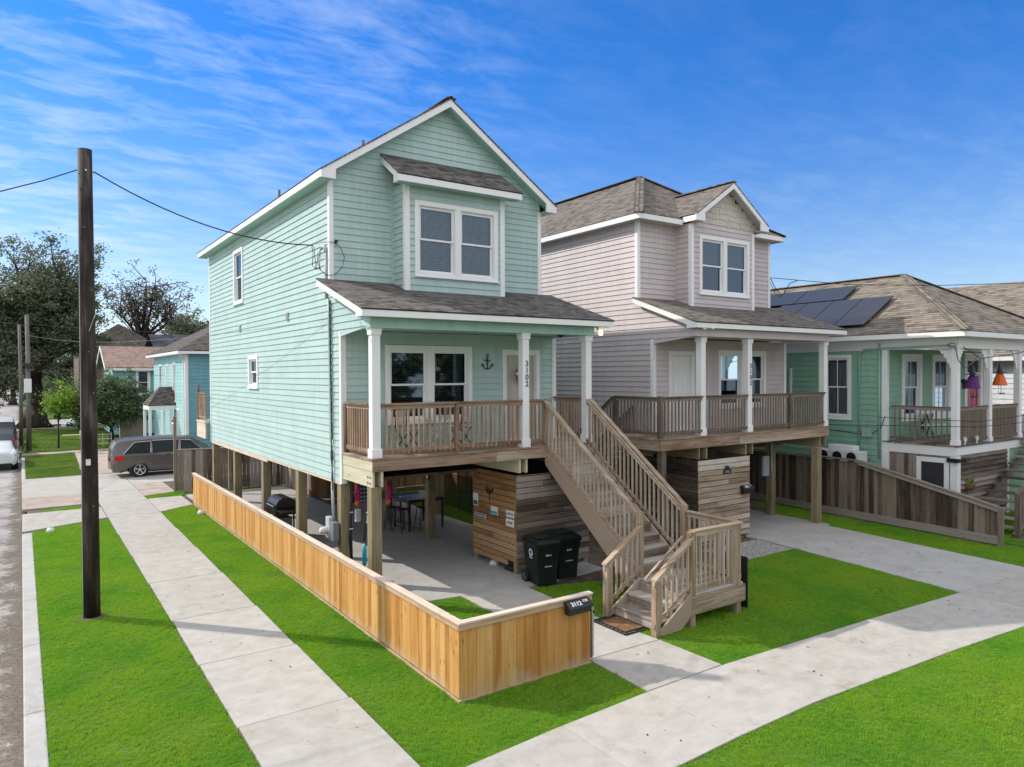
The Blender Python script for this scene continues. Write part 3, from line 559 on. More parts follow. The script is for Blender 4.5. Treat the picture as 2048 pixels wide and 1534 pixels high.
# tufts of blades scattered on each lawn by geometry nodes
def tuft(name,n,h,sp,m):
    s=MB()
    for k in range(n):
        a=random.random()*6.28; r=random.random()*sp; x,y=r*math.cos(a),r*math.sin(a); t=random.random()*6.28; wd=.0026; hh=h*random.uniform(.55,1.1)
        dx,dy=math.cos(t)*wd,math.sin(t)*wd; lx,ly=random.uniform(-.5,.5)*hh,random.uniform(-.5,.5)*hh
        s.face([(x-dx,y-dy,0),(x+dx,y+dy,0),(x+dx*.7+lx*.4,y+dy*.7+ly*.4,hh*.6),(x-dx*.7+lx*.4,y-dy*.7+ly*.4,hh*.6)])
        s.face([(x-dx*.7+lx*.4,y-dy*.7+ly*.4,hh*.6),(x+dx*.7+lx*.4,y+dy*.7+ly*.4,hh*.6),(x+lx,y+ly,hh)])
    o=s.build(name,m); COL.objects.unlink(o); return o
tufts=[tuft('tuft_source',22,.034,.055,'blade'),tuft('tuft_source',14,.07,.07,'blade2')]
def grass_nodes(o,dens,bl):
    src=tufts[bl]; ng=bpy.data.node_groups.new('grass','GeometryNodeTree')
    ng.interface.new_socket('Geometry',in_out='INPUT',socket_type='NodeSocketGeometry'); ng.interface.new_socket('Geometry',in_out='OUTPUT',socket_type='NodeSocketGeometry')
    a=lambda t: ng.nodes.new(t); l=ng.links.new
    i,u=a('NodeGroupInput'),a('NodeGroupOutput'); d=a('GeometryNodeDistributePointsOnFaces'); d.inputs['Density'].default_value=dens
    oi=a('GeometryNodeObjectInfo'); oi.inputs[0].default_value=src; ii=a('GeometryNodeInstanceOnPoints')
    rv=a('FunctionNodeRandomValue'); rv.data_type='FLOAT_VECTOR'; rv.inputs[0].default_value=(-.12,-.12,0); rv.inputs[1].default_value=(.12,.12,6.28)
    rs=a('FunctionNodeRandomValue'); rs.inputs[2].default_value=.6; rs.inputs[3].default_value=1.25
    ps=a('GeometryNodeInputPosition'); no=a('ShaderNodeTexNoise'); no.inputs['Scale'].default_value=1.3; mr=a('ShaderNodeMapRange'); mr.inputs[1].default_value=.35; mr.inputs[2].default_value=.65; mr.inputs[3].default_value=.75; mr.inputs[4].default_value=1.2
    l(ps.outputs[0],no.inputs['Vector']); l(no.outputs[0],mr.inputs[0]); mu=a('ShaderNodeMath'); mu.operation='MULTIPLY'; l(rs.outputs[1],mu.inputs[0]); l(mr.outputs[0],mu.inputs[1])
    l(i.outputs[0],d.inputs['Mesh']); l(d.outputs['Points'],ii.inputs['Points']); l(oi.outputs['Geometry'],ii.inputs['Instance']); l(rv.outputs[0],ii.inputs['Rotation']); l(mu.outputs[0],ii.inputs['Scale'])
    l(ii.outputs[0],u.inputs[0])
    g=bpy.data.objects.new('grass',o.data); COL.objects.link(g); tag(g,'short green grass blades growing on the lawns' if not bl else 'rough patchy grass of the back verge','grass',kind='stuff')
    m=g.modifiers.new('scatter','NODES'); m.node_group=ng
for o,d,b in lawns: grass_nodes(o,640*d,b)
# ---------------------------------------------------------------- aqua raised house
H=thing('raised_house','aqua two-storey house on wooden piers with gabled front, porch and white trim','house',(3,6,0))
RZ=lambda x: 9.20+(x+.325)*.676 if x<3 else 9.20+(6.325-x)*.676
X,Yf,Zz=(1,0,0),(0,-1,0),(0,0,1)
def gspan(z):
    if z<=9.4: return [(0,6)]
    a=(z-9.20)/.676-.325; return [(a,6-a)] if a<3 else []
s=MB()
siding(s,(0,0,0),X,Yf,gspan,6.45,11.40,holes=[(1.6,4.36,6.3,9.2)])
siding(s,(0,-.65,0),X,Yf,lambda z:[(0,6)],2.95,5.72,holes=[(1.10,3.31,3.62,5.36),(4.38,5.38,2.9,5.27)])
s.fr((0,0,0),X,Yf); s.X=None
s.build('front_wall','teal',H)
s=MB()
def lspan(z):
    if z<5.69: e=-.65
    elif z<5.95: e=-2.28
    elif z<6.8: e=(z-6.81)/.335
    else: e=0
    return [(0,12.6-e)]
siding(s,(0,12.6,0),Yf,(-1,0,0),lspan,2.33,9.20,holes=[(3.77,4.85,7.09,8.76),(5.53,6.5,4.38,5.27)])
s.build('side_wall','teal',H)
s=MB(); s.box(-.013,.03,5.2,12.62,2.20,2.33); s.box(-.014,.03,-.60,5.2,2.27,2.33); s.build('skirt_board','cap',H)
s=MB(); siding(s,(6,-.65,0),(0,1,0),(1,0,0),lambda z:[(0 if z<5.69 else .65,13.25)],2.33,9.20); s.build('side_wall','teal',H)
s=MB(); siding(s,(6,12.6,0),(-1,0,0),(0,1,0),gspan,2.33,11.3); s.build('rear_wall','teal',H)
s=MB(); s.box(.02,5.98,-.5,12.58,2.28,2.34); s.build('floor_underside','brownf',H)
s=MB() # bay
siding(s,(1.6,-.63,0),X,Yf,lambda z:[(0,2.76)],6.55,9.20,holes=[(.30,2.50,7.12,8.80)])
siding(s,(1.6,0,0),Yf,(-1,0,0),lambda z:[(0,.63)],6.55,9.25); siding(s,(4.36,-.63,0),(0,1,0),(1,0,0),lambda z:[(0,.63)],6.55,9.25)
s.build('bay_wall','teal',H)
def trims(root,m,L_):
    for b in L_: s=MB(); s.box(*b); s.build('corner_trim',m,root,bevel=.005)
c=.03
trims(H,'white',[(-c,.075,-c,.0,6.9,9.2),(-c,.0,.0,.09,6.9,9.2),(5.91,6+c,-c,0,6.9,9.2),(1.6-c,1.70,-.63-c,-.63,6.6,9.2),(1.6-c,1.6,-.63,-.54,6.6,9.2),(4.26,4.36+c,-.63-c,-.63,6.55,9.2),(-c,.10,-.65-c,-.65,2.3,5.69),(-c,0,-.65,-.57,2.3,5.69),(5.9,6+c,-.65-c,-.65,2.95,5.69),(-c,0,12.53,12.63,2.25,9.15)])
trims(H,'teal',[(1.5,1.6,-.022,0,6.6,9.9)])
# roof
s=MB()
s.slope([(-.34,-.37,9.34),(-.34,13.12,9.34),(3,13.12,11.60),(3,-.37,11.60)],.03); s.slope([(6.34,13.12,9.34),(6.34,-.37,9.34),(3,-.37,11.60),(3,13.12,11.60)],.03)
s.build('main_roof','shA',H)
s=MB(); s.bar((3-.06,-.39,11.60),(3-.06,13.12,11.60),.16,.03,(-.35,0,1)); s.bar((3+.06,-.39,11.60),(3+.06,13.12,11.60),.16,.03,(.35,0,1)); s.build('ridge_cap','shA',H)
s=MB()  # white rakes, eave boards
for sx in (0,1):
    q=(lambda x:x) if not sx else (lambda x:6-x)
    for yy in (-.35,13.1):
        d=.045 if yy<0 else -.045
        s.prism([(q(-.325),yy,9.15),(q(-.325),yy,9.325),(q(3),yy,11.57),(q(3),yy,11.385),(q(.02),yy,9.37),(q(.02),yy,9.15)],(0,d,0))
    s.box(*sorted((q(-.325),q(-.285))),-.30,13.05,9.17,9.325)
s.build('fascia','white',H)
s=MB()
s.box(-.285,0,-.31,13.05,9.17,9.19); s.box(6,6.285,-.31,13.05,9.17,9.19)
for sx in (0,1):
    q=(lambda x:x) if not sx else (lambda x:6-x)
    s.prism([(q(-.285),-.31,9.215),(q(3),-.31,11.43),(q(3),-.31,11.45),(q(-.285),-.31,9.235)],(0,.31,0))
s.build('soffit','tealtrim',H)
for x,y,z in ((.55,5.7,10.27),(.9,.2,10.32)): s=MB(); s.cyl((x,y,z-.35),(x,y,z),.04); s.build('vent_pipe','greybox',H)
# porch roof
s=MB(); s.slope([(-.345,-2.62,6.06),(6.38,-2.62,6.06),(6.38,0,6.935),(-.345,0,6.935)],.03); s.build('porch_roof','shA',H)
s=MB(); s.box(-.33,6.36,-2.6,-2.56,5.90,6.045)
for x in (-.33,6.32): s.prism([(x,-2.56,5.90),(x,-2.56,6.04),(x,0,6.90),(x,0,6.76),(x,-2.28,5.99),(x,-2.28,5.90)],(.04,0,0))
s.build('porch_fascia','white',H)
s=MB(); s.box(-.29,6.32,-2.56,-2.31,5.90,5.915); s.box(-.29,-.02,-2.3,0,5.995,6.01) if False else None; s.build('porch_soffit','tealtrim',H)
s=MB(); s.box(-.02,5.98,-2.30,-2.05,5.69,5.90); s.box(5.78,5.98,-2.05,-.66,5.69,5.90); s.box(-.0,.2,-2.05,-.66,5.69,5.9); s.build('porch_beam','tealtrim',H,bevel=.006)
s=MB(); s.box(.0,5.98,-2.29,-.66,5.73,5.75); s.build('porch_ceiling','tealtrim',H)
s=MB(); siding(s,(5.98,-2.28,0),(0,1,0),(1,0,0),lambda z:[(max(0,(z-6.81)/.335+2.28) if z>5.95 else 0,2.28)],5.72,6.8); s.build('porch_gable_wall','teal',H)
# bay roof
s=MB(); s.slope([(1.25,-1.02,9.335),(4.72,-1.02,9.335),(4.72,0,10.02),(1.25,0,10.02)],.03); s.build('bay_roof','shA',H)
s=MB(); s.box(1.265,4.70,-1.0,-.96,9.165,9.32)
for x in (1.265,4.66): s.prism([(x,-.96,9.165),(x,-.96,9.32),(x,0,9.965),(x,0,9.81),(x,-.70,9.34),(x,-.70,9.165)],(.04,0,0))
s.build('bay_fascia','white',H)
s=MB(); s.box(1.305,4.66,-.96,-.65,9.18,9.20); s.build('bay_soffit','tealtrim',H)
# windows and door
window(H,(1.83,-.63,7.05),X,Yf,2.34,1.815,blind='full',mull=.17)
window(H,(1.04,-.65,3.56),X,Yf,2.335,1.86,blind='full',mull=.18,glassm='glassdark')
window(H,(0,8.89,7.03),Yf,(-1,0,0),1.2,1.79,units=1,blind='half')
window(H,(0,7.13,4.32),Yf,(-1,0,0),1.09,1.01,units=1,blind='none')
def door(root,P,U,Nn,w_,h_,m='door',trim=.115,panels=6,knob=.88,transom=0):
    f=MB().fr(P,U,Nn); f.box(0,trim,0,.045,0,h_); f.box(w_-trim,w_,0,.045,0,h_); f.box(trim,w_-trim,0,.045,h_-trim,h_); f.box(trim,w_-trim,-.08,.02,-.01,.03)
    f.box(trim-.002,trim+.03,-.1,.004,0,h_-trim); f.box(w_-trim-.03,w_-trim+.002,-.1,.004,0,h_-trim); f.box(trim,w_-trim,-.1,.004,h_-trim-.03,h_-trim+.002)
    hd=h_-trim
    if transom: f.box(trim,w_-trim,-.09,.03,hd-transom-.12,hd-transom)
    fo=f.build('door_frame','white',root,bevel=.004)
    if transom:
        g=MB().fr(P,U,Nn); g.face([(trim,-.05,hd-transom),(w_-trim,-.05,hd-transom),(w_-trim,-.05,hd-.03),(trim,-.05,hd-.03)]); g.build('transom_pane','glassdark',fo); hd-=transom+.12
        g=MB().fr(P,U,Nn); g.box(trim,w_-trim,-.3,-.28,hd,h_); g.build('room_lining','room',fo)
    d=MB().fr(P,U,Nn); a,b=trim+.03,w_-trim-.03; t=hd-.03; m_=(a+b)/2
    d.box(a,b,-.085,-.05,.03,t)
    rows=[(.12,.36),(.42,.74),(.80,.93)]
    for (p,q) in rows:
        for (e,g_) in ((a+.1,m_-.05),(m_+.05,b-.1)):
            za,zb=.03+(t-.03)*p,.03+(t-.03)*q
            d.box(e,g_,-.05,-.043,za,za+.018); d.box(e,g_,-.05,-.043,zb-.018,zb); d.box(e,e+.018,-.05,-.043,za+.018,zb-.018); d.box(g_-.018,g_,-.05,-.043,za+.018,zb-.018)
            d.box(e+.05,g_-.05,-.05,-.045,za+.05,zb-.05)
    do=d.build('door',m,root,bevel=.003)
    k=MB().fr(P,U,Nn); u=a+(b-a)*(knob if knob else .1); k.X=None
    c=V3(P)+V3(U)*u+V3(Nn)*-.03; k.lathe((c.x,c.y,c.z+.95),[(.0,-.02),(.03,-.015),(.012,0),(.03,.02),(.034,.04),(.02,.055),(0,.06)] if 0 else [(.028,-.03),(.03,0),(.034,.02),(.02,.04)],12,'y'); k.build('door_knob','steel',do)
    return do
door(H,(4.29,-.65,3.01),X,Yf,1.18,2.35,knob=.12)
# columns
def column(root,x,y,z0,z1,w_=.185,m='white',name='porch_column'):
    s=MB(); h=w_/2; s.box(x-h,x+h,y-h,y+h,z0,z1); e=h+.022; s.box(x-e,x+e,y-e,y+e,z0,z0+.19); s.box(x-e,x+e,y-e,y+e,z1-.14,z1); e+=.012; s.box(x-e,x+e,y-e,y+e,z1-.035,z1)
    return s.build(name,m,root,bevel=.006)
column(H,.135,-2.13,3.01,5.69); c2=column(H,3.90,-2.16,3.01,5.69); column(H,5.86,-2.13,3.01,5.69)
for k,ch in enumerate('3102'): put_text('house_number',ch,.185,(3.925,-2.16-.0925-.004,4.97-.158*k),X,Zz,'num',c2,.008,bold=.004)
# deck
s=MB(); y=-2.35
while y<-.66: s.box(-.03,6.0,y,min(y+.14,-.66)-.005,2.975,3.01); y+=.14
s.build('deck_floor','deck',H,bevel=.004)
s=MB(); s.box(0,3.0,-2.335,-2.297,2.745,2.97); s.box(3.005,6.0,-2.335,-2.297,2.745,2.97); s.box(5.96,6.0,-2.29,-.66,2.745,2.97); s.build('rim_joist','deck',H,bevel=.004)
s=MB(); s.box(-.004,.034,-2.295,-.69,2.745,2.97); s.build('rim_joist','ptpale',H,bevel=.004)
s=MB()
for x in (.6,1.2,1.8,2.4,3.,3.6,4.2,4.8,5.4): s.box(x,x+.04,-2.29,-.68,2.745,2.97)
s.build('deck_joists','pt',H)
s=MB()
for x in (.0,.19,3.66,3.85,5.62,5.81):
    s.box(x,x+.05,-2.30 if x<5 else -2.28,12.5,2.42,2.738)
s.build('girder','ptpale',H,bevel=.004)
for yy in (-2.20,-2.08):
    for z in (2.5,2.62): s=MB(); s.cyl((-.018,yy,z),(.0,yy,z),.016,8); s.build('bolt','black',H)
for x,y in [(.12,-2.12),(.12,-.42),(.12,2.55),(.12,5.8),(.12,9.2),(.12,12.4),(3.78,2.33),(3.85,5.3),(3.8,9.),(3.8,12.4),(5.72,-2.0),(5.72,2.3),(5.72,5.3),(5.72,9),(5.72,12.4)]:
    s=MB(); w_=.115 if (x,y)!=(3.85,5.3) else .09; s.box(x-w_,x+w_,y-w_,y+w_,-.05,2.42); s.build('pier','pt',H,bevel=.008)
# railings
def post(root,x,y,z0,z1,w_=.095,m='rail',name='railing_post',capz=True):
    s=MB(); h=w_/2; s.box(x-h,x+h,y-h,y+h,z0,z1); return s.build(name,m,root,bevel=.005)
ROUT[0]=0
railing(H,(.25,-2.2,3.01),(1.99,-2.2,3.01),h=1.12); railing(H,(2.1,-2.2,3.01),(3.8,-2.2,3.01),h=1.12); railing(H,(4.0,-2.2,3.01),(4.42,-2.2,3.01),h=1.12)
post(H,2.045,-2.2,3.01,4.13); post(H,4.47,-2.22,2.75,4.13)
railing(H,(.06,-.78,3.01),(.06,-2.02,3.01),h=1.12); post(H,.07,-.73,3.01,4.10)
railing(H,(5.93,-.75,3.01),(5.93,-2.0,3.01),h=1.12); 
# staircase: main flight towards the viewer, landing, lower flight to the path
s=MB(); t=MB()
for i in range(1,12):
    y=-2.35-.268*i; z=3.01-.2*i
    s.box(4.51,5.71,y-.02,y+.268,z-.04,z); t.box(4.51,5.71,y+.262,y+.282,z+.002,z+.158)
s.build('tread','tread',H,bevel=.006); 
t.box(4.51,5.71,-5.335,-5.31,.605,.77); t.build('riser','tread',H)
s=MB()
for x in (4.465,5.705):
    s.prism([(x,-2.34,2.72),(x,-2.34,2.975),(x,-5.36,.72),(x,-5.36,.33)],(.04,0,0)); 
s.build('stringer','grey',H,bevel=.004)
s=MB(); s.prism([(4.42,-2.3,2.56),(4.42,-2.22,2.93),(4.42,-5.36,.60),(4.42,-5.36,.27),(4.42,-5.18,.27)],(.045,0,0)); s.prism([(5.745,-2.3,2.56),(5.745,-2.22,2.93),(5.745,-5.36,.60),(5.745,-5.36,.27),(5.745,-5.18,.27)],(.04,0,0)); s.build('stringer','grey',H,bevel=.004)
s=MB(); y=-5.37
while y>-6.85: s.box(4.32,5.86,max(y-.14,-6.86)+.005,y,.565,.605); y-=.14
s.build('landing_floor','tread',H,bevel=.004)
s=MB(); s.box(4.33,5.88,-6.905,-6.865,.24,.57); s.box(5.865,5.9,-6.86,-5.36,.24,.56); s.box(4.325,4.36,-6.80,-5.37,.26,.56); s.box(4.4,5.86,-5.4,-5.36,.26,.56); s.build('landing_rim','grey',H,bevel=.004)
railing(H,(4.47,-2.26,3.02),(4.47,-5.36,.80),h=1.08,m='stairtan',sp=.135,bot=.02,cap=.13)
railing(H,(5.75,-2.26,3.02),(5.75,-5.36,.80),h=1.08,m='stairtan',sp=.135,bot=.02,cap=.05); 
s=MB(); s.vbar((5.88,-2.26,4.09),(5.88,-5.38,1.86),.13,.038); s.build('handrail','stairtan',H,bevel=.004)
for (x,y,z0,z1) in [(4.45,-5.42,-.03,1.93),(5.77,-5.42,-.03,1.92),(4.40,-6.81,-.03,1.78),(5.72,-6.81,-.03,1.78),(5.6,-6.81,.6,1.72),(3.47,-6.82,-.03,1.0),(3.47,-5.53,-.03,.98)]: post(H,x,y,z0,z1,w_=.125 if y<-5.5 or x<4.5 or 1 else .1,m='stairtan',name='newel_post')
railing(H,(4.38,-6.85,.605),(5.80,-6.85,.605),h=1.20,m='stairtan',sp=.135,bot=.08); railing(H,(5.80,-5.42,.605),(5.80,-6.80,.605),h=1.20,m='stairtan',sp=.135,bot=.08)
s=MB()
for i in (0,1):
    z=.21+.2*i; x0=3.60+.34*i; s.box(x0,x0+.37,-6.77,-5.58,z-.04,z); s.box(x0+.02,x0+.045,-6.76,-5.59,z-.2,z-.041)
s.box(4.29,4.315,-6.76,-5.59,.41,.56); s.build('lower_step','tread',H,bevel=.006)
s=MB()
for y in (-6.90,-5.57): s.prism([(3.52,y,.02),(3.52,y,.13),(4.33,y,.64),(4.33,y,.24),(4.05,y,.02)],(0,.04,0))
s.build('stringer','grey',H,bevel=.004)
ROUT[0]=0
railing(H,(3.38,-6.85,.03),(4.36,-6.85,.66),h=1.02,m='stairtan',sp=.135,bot=.12,cap=.13,ends=(.12,.02)); railing(H,(3.38,-5.53,.03),(4.36,-5.53,.66),h=1.02,m='stairtan',sp=.135,bot=.12,cap=.13,ends=(.12,.02))
s=MB(); s.vbar((3.36,-6.66,1.02),(4.34,-6.66,1.66),.05,.038); s.build('handrail','stairtan',H,bevel=.004)
# small rear porch seen past the back corner
s=MB(); s.box(-.22,1.0,12.66,14.2,2.93,3.0); s.build('rear_deck','ptpale',H)
s=MB(); s.box(-.2,-.16,12.66,14.2,2.35,2.92); s.build('rear_deck_skirt','cap',H)
railing(H,(-.14,12.7,3.0),(-.14,14.15,3.0),h=1.05,m='rail',sp=.11); post(H,-.14,14.17,2.3,4.35)
s=MB(); s.box(-.30,1.2,12.55,14.4,3.60,3.62) if 0 else s.box(.95,1.0,14.1,14.2,0,2.93); s.build('pier','pt',H)
# vents on the side wall, porch floodlight, outlet
for (y,z) in ((3.13,6.29),(8.09,6.24)):
    s=MB(); s.box(-.05,0,y-.09,y+.09,z-.11,z+.11); 
    for k in range(4): s.box(-.07,-.05,y-.08,y+.08,z-.09+k*.05,z-.07+k*.05)
    s.build('vent_hood','pvc',H,bevel=.006)
s=MB(); s.lathe((5.45,-1.6,5.66),[(.02,.07),(.09,.06),(.10,.04),(.03,.03),(.06,.0)],16); s.build('porch_light','black',H)
s=MB(); s.box(3.98,4.10,-.69,-.655,3.85,4.0); s.build('outlet_cover','tealtrim',H)
s=MB(); s.box(6.12,6.2,-2.3,-2.22,5.83,5.9); s.build('floodlight_bracket','white',H); s=MB(); s.lathe((6.16,-2.34,5.72),[(.02,.12),(.05,.08),(.055,.0),(.05,-.02)],12); s.build('floodlight','lampglass',H)
# ---------------------------------------------------------------- mauve raised house
G=thing('raised_house','mauve two-storey house on wooden piers with hipped roof and shingled gable over its bay','house',(12.35,6,0))
yu,yl,yb=-.555,-1.182,-1.163  # mauve house: aqua house's wall planes scaled about the camera, baked in
s=MB()
siding(s,(9.2,yu,0),X,Yf,lambda z:[(0,6.3)],6.5,9.25,holes=[(1.64,4.6,6.3,9.25)])
siding(s,(9.2,yl,0),X,Yf,lambda z:[(0,6.3)],2.95,5.74,holes=[(.74,1.66,2.9,5.3),(2.9,5.13,3.66,5.4)])
s.build('front_wall','pink',G)
s=MB()
def l2(z):
    if z<5.72: e=yl
    elif z<5.98: e=-2.78
    elif z<6.86: e=yu+(z-6.86)/.40
    else: e=yu
    return [(0,14-e)]
siding(s,(9.2,14,0),Yf,(-1,0,0),l2,2.33,9.24); s.build('side_wall','pink',G)
s=MB(); siding(s,(15.5,yl,0),(0,1,0),(1,0,0),lambda z:[(0 if z<5.7 else .63,15)],2.33,9.24); s.build('side_wall','pink',G)
s=MB(); s.box(9.22,15.48,yl+.05,14,2.28,2.34); s.build('floor_underside','brownf',G)
s=MB(); siding(s,(10.84,yb,0),X,Yf,lambda z:[(0,2.97)],6.55,9.33,holes=[(.42,2.66,7.2,8.9)])
siding(s,(10.84,yu,0),Yf,(-1,0,0),lambda z:[(0,.61)],6.55,9.28); siding(s,(13.81,yb,0),(0,1,0),(1,0,0),lambda z:[(0,.61)],6.55,9.28); s.build('bay_wall','pink',G)
# gable of staggered shakes
s=MB(); z=9.33; 
while z<10.45:
    x=10.9+random.uniform(0,.1)
    while x<13.9:
        ww=random.choice([.11,.15,.19]); x2=x+ww; lim=10.60-abs(((x+x2)/2)-12.44)*.68-.08
        if z+.10<lim:
            dz=random.choice([0,0,.03]); zt=min(z+.21,lim+.1)
            s.hexa([(x+.004,yb-.03,z-dz),(x2-.004,yb-.03,z-dz),(x2-.004,yb-.006,z-dz),(x+.004,yb-.006,z-dz),(x+.004,yb-.012,zt),(x2-.004,yb-.012,zt),(x2-.004,yb-.004,zt),(x+.004,yb-.004,zt)])
        x=x2
    z+=.19
s.prism([(10.9,yb-.003,9.3),(13.95,yb-.003,9.3),(12.44,yb-.003,10.5)],(0,.02,0)); s.build('gable_shakes','pinkgab',G)
trims(G,'white',[(9.2-c,9.29,yu-c,yu,6.95,9.24),(9.2-c,9.2,yu,yu+.09,6.95,9.24),(15.41,15.5+c,yu-c,yu,6.95,9.24),(10.84-c,10.94,yb-c,yb,6.6,9.25),(10.84-c,10.84,yb,yb+.09,6.6,9.25),(13.71,13.81+c,yb-c,yb,6.55,9.25),(9.2-c,9.3,yl-c,yl,2.95,5.72),(9.2-c,9.2,yl,yl+.09,2.95,5.72),(15.4,15.5+c,yl-c,yl,2.95,5.72)])
EZ=9.40
s=MB()
s.slope([(8.87,-.955,EZ),(15.85,-.955,EZ),(12.36,2.5,11.7)],.03)
s.slope([(8.87,30,EZ),(8.87,-.955,EZ),(12.36,2.5,11.7),(12.36,30,11.7)] if 0 else [(8.87,14.3,EZ),(8.87,-.955,EZ),(12.36,2.5,11.7),(12.36,10.9,11.7)],.03)
s.slope([(15.85,-.955,EZ),(15.85,14.3,EZ),(12.36,10.9,11.7),(12.36,2.5,11.7)],.03)
s.slope([(15.85,14.3,EZ),(8.87,14.3,EZ),(12.36,10.9,11.7)],.03)
s.slope([(10.70,-1.5,9.49),(10.70,-.5,9.49),(12.44,1.15,10.67),(12.44,-1.5,10.67)],.03); s.slope([(14.18,-.5,9.49),(14.18,-1.5,9.49),(12.44,-1.5,10.67),(12.44,1.15,10.67)],.03)
s.build('main_roof','shB',G)
s=MB()
def cap(a,b,w_=.15): s.bar(a,b,w_,.03)
cap((8.87,-.955,EZ+.0),(12.36,2.5,11.71),.3); cap((15.85,-.955,EZ),(12.36,2.5,11.71),.3); cap((12.36,2.5,11.71),(12.36,10.9,11.71),.3); cap((12.44,-1.5,10.68),(12.44,.9,10.68),.22)
s.build('ridge_cap','shB',G)
s=MB()
s.box(8.88,10.72,-.95,-.91,9.235,9.385); s.box(14.16,15.84,-.95,-.91,9.235,9.385); s.box(8.88,8.92,-.91,14.2,9.235,9.385); s.box(15.8,15.84,-.91,14.2,9.235,9.385)
s.box(10.71,10.75,-1.45,-.96,9.30,9.46)
for sx in (0,1):
    q=(lambda x:x) if not sx else (lambda x:24.88-x)
    s.prism([(q(10.70),-1.49,9.30),(q(10.70),-1.49,9.475),(q(12.44),-1.49,10.65),(q(12.44),-1.49,10.47),(q(11.10),-1.49,9.555),(q(11.10),-1.49,9.30)],(0,.045,0))
s.box(14.13,14.17,-1.44,-.96,9.30,9.46); s.build('fascia','white',G)
s=MB(); s.box(8.92,15.8,-.91,yu,9.24,9.255); s.box(8.92,9.2,yu,14.2,9.24,9.255)
for sx in (0,1):
    q=(lambda x:x) if not sx else (lambda x:24.88-x)
    s.prism([(q(10.75),-1.44,9.375),(q(12.44),-1.44,10.52),(q(12.44),-1.44,10.54),(q(10.75),-1.44,9.395)],(0,.27,0)); s.box(*sorted((q(10.75),q(11.1))),-1.44,-1.17,9.305,9.32)
s.build('soffit','pink',G)
s=MB(); s.slope([(8.98,-3.0,6.12),(16.2,-3.0,6.12),(16.2,yu,6.99),(8.98,yu,6.99)],.03); s.build('porch_roof','shB',G)
s=MB(); s.box(8.995,16.19,-2.98,-2.94,5.96,6.105)
for x in (8.995,16.15): s.prism([(x,-2.94,5.96),(x,-2.94,6.10),(x,yu,6.955),(x,yu,6.81),(x,-2.62,6.06),(x,-2.62,5.96)],(.04,0,0))
s.build('porch_fascia','white',G)
s=MB(); s.box(9.04,16.15,-2.94,-2.80,5.965,5.98); s.box(9.18,15.5,-2.78,-2.55,5.74,5.96); s.box(15.3,15.5,-2.55,yl,5.74,5.96); s.box(9.22,15.48,-2.75,yl,5.78,5.80); s.build('porch_beam','pink',G,bevel=.005)
window(G,(11.19,yb,7.13),X,Yf,2.38,1.83,blind='half',mull=.17,glassm='glass')
window(G,(12.03,yl,3.60),X,Yf,2.38,1.85,blind='none',mull=.18,glassm='glassdark')
door(G,(9.83,yl,3.01),X,Yf,1.10,2.38,m='white',knob=.88)
column(G,9.62,-2.58,3.01,5.74,.19); c5=column(G,11.62,-2.60,3.01,5.74,.19); column(G,15.5,-2.58,3.01,5.74,.19)
for k,ch in enumerate('3102'): put_text('house_number',ch,.185,(11.65,-2.60-.095-.004,4.93-.165*k),X,Zz,'num',c5,.008,bold=.004)
s=MB(); y=-2.82
while y<yl: s.box(7.78,15.5,y,min(y+.14,yl)-.005,2.975,3.01); y+=.14
s.box(7.78,9.17,yl,-.9,2.975,3.01); s.build('deck_floor','deck',G,bevel=.004)
s=MB(); s.box(7.8,11.0,-2.81,-2.77,2.70,2.97); s.box(11.005,15.46,-2.81,-2.77,2.70,2.97); s.box(7.79,7.83,-2.765,-.9,2.70,2.97); s.build('rim_joist','deck',G,bevel=.004)
s=MB()
for x in (9.3,9.6,11.3,11.6,15.0,15.28): s.box(x,x+.05,-2.78,13.8,2.38,2.69)
s.box(7.9,15.4,-1.5,-1.4,2.45,2.68); s.build('girder','pt',G,bevel=.004)
for x,y in [(14.68,-2.86),(14.62,-1.25),(9.5,-1.2),(7.95,-2.7),(14.7,2.5),(9.5,2.5),(12,2.5),(14.7,6),(9.5,6),(12,9)]:
    s=MB(); w_=.115 if x!=7.95 else .085; s.box(x-w_,x+w_,y-w_,y+w_,-.05,2.4 if x!=7.95 else 2.72); s.build('pier','pt' if x!=7.95 else 'greydk',G,bevel=.008)
railing(G,(7.98,-2.68,3.01),(9.55,-2.68,3.01),h=1.10,m='greydk',sp=.13); railing(G,(9.75,-2.68,3.01),(11.5,-2.68,3.01),h=1.10,m='greydk'); railing(G,(11.75,-2.68,3.01),(13.5,-2.68,3.01),h=1.10,m='greydk'); railing(G,(13.62,-2.68,3.01),(15.4,-2.68,3.01),h=1.10,m='greydk')
post(G,13.56,-2.68,3.01,4.12,m='greydk'); post(G,7.92,-2.68,2.75,4.13,.12,'greydk'); post(G,7.9,-.98,2.75,4.10,.12,'greydk')
railing(G,(7.9,-1.0,3.01),(7.9,-2.6,3.01),h=1.10,m='greydk',sp=.12)
s=MB(); t=MB()
for i in range(1,12): s.box(7.9,9.1,-.9+.268*(i-1),-.9+.268*i+.02,3.01-.2*i-.04,3.01-.2*i)
s.build('tread','greydk',G)
railing(G,(7.9,-.9,3.01),(7.9,2.2,.75),h=1.08,m='greydk',sp=.13,bot=.02); railing(G,(9.1,-.5,2.72),(9.1,2.2,.75),h=1.08,m='greydk',sp=.13,bot=.02)
s=MB(); s.tube([(9.35,-2.87,5.99),(9.3,-2.99,5.95)],.04,10); s.tube([(9.62,-2.87,5.99),(9.68,-2.99,5.95)],.04,10); s.box(9.40,9.56,-2.9,-2.8,5.93,6.0); s.build('floodlight','white',G)
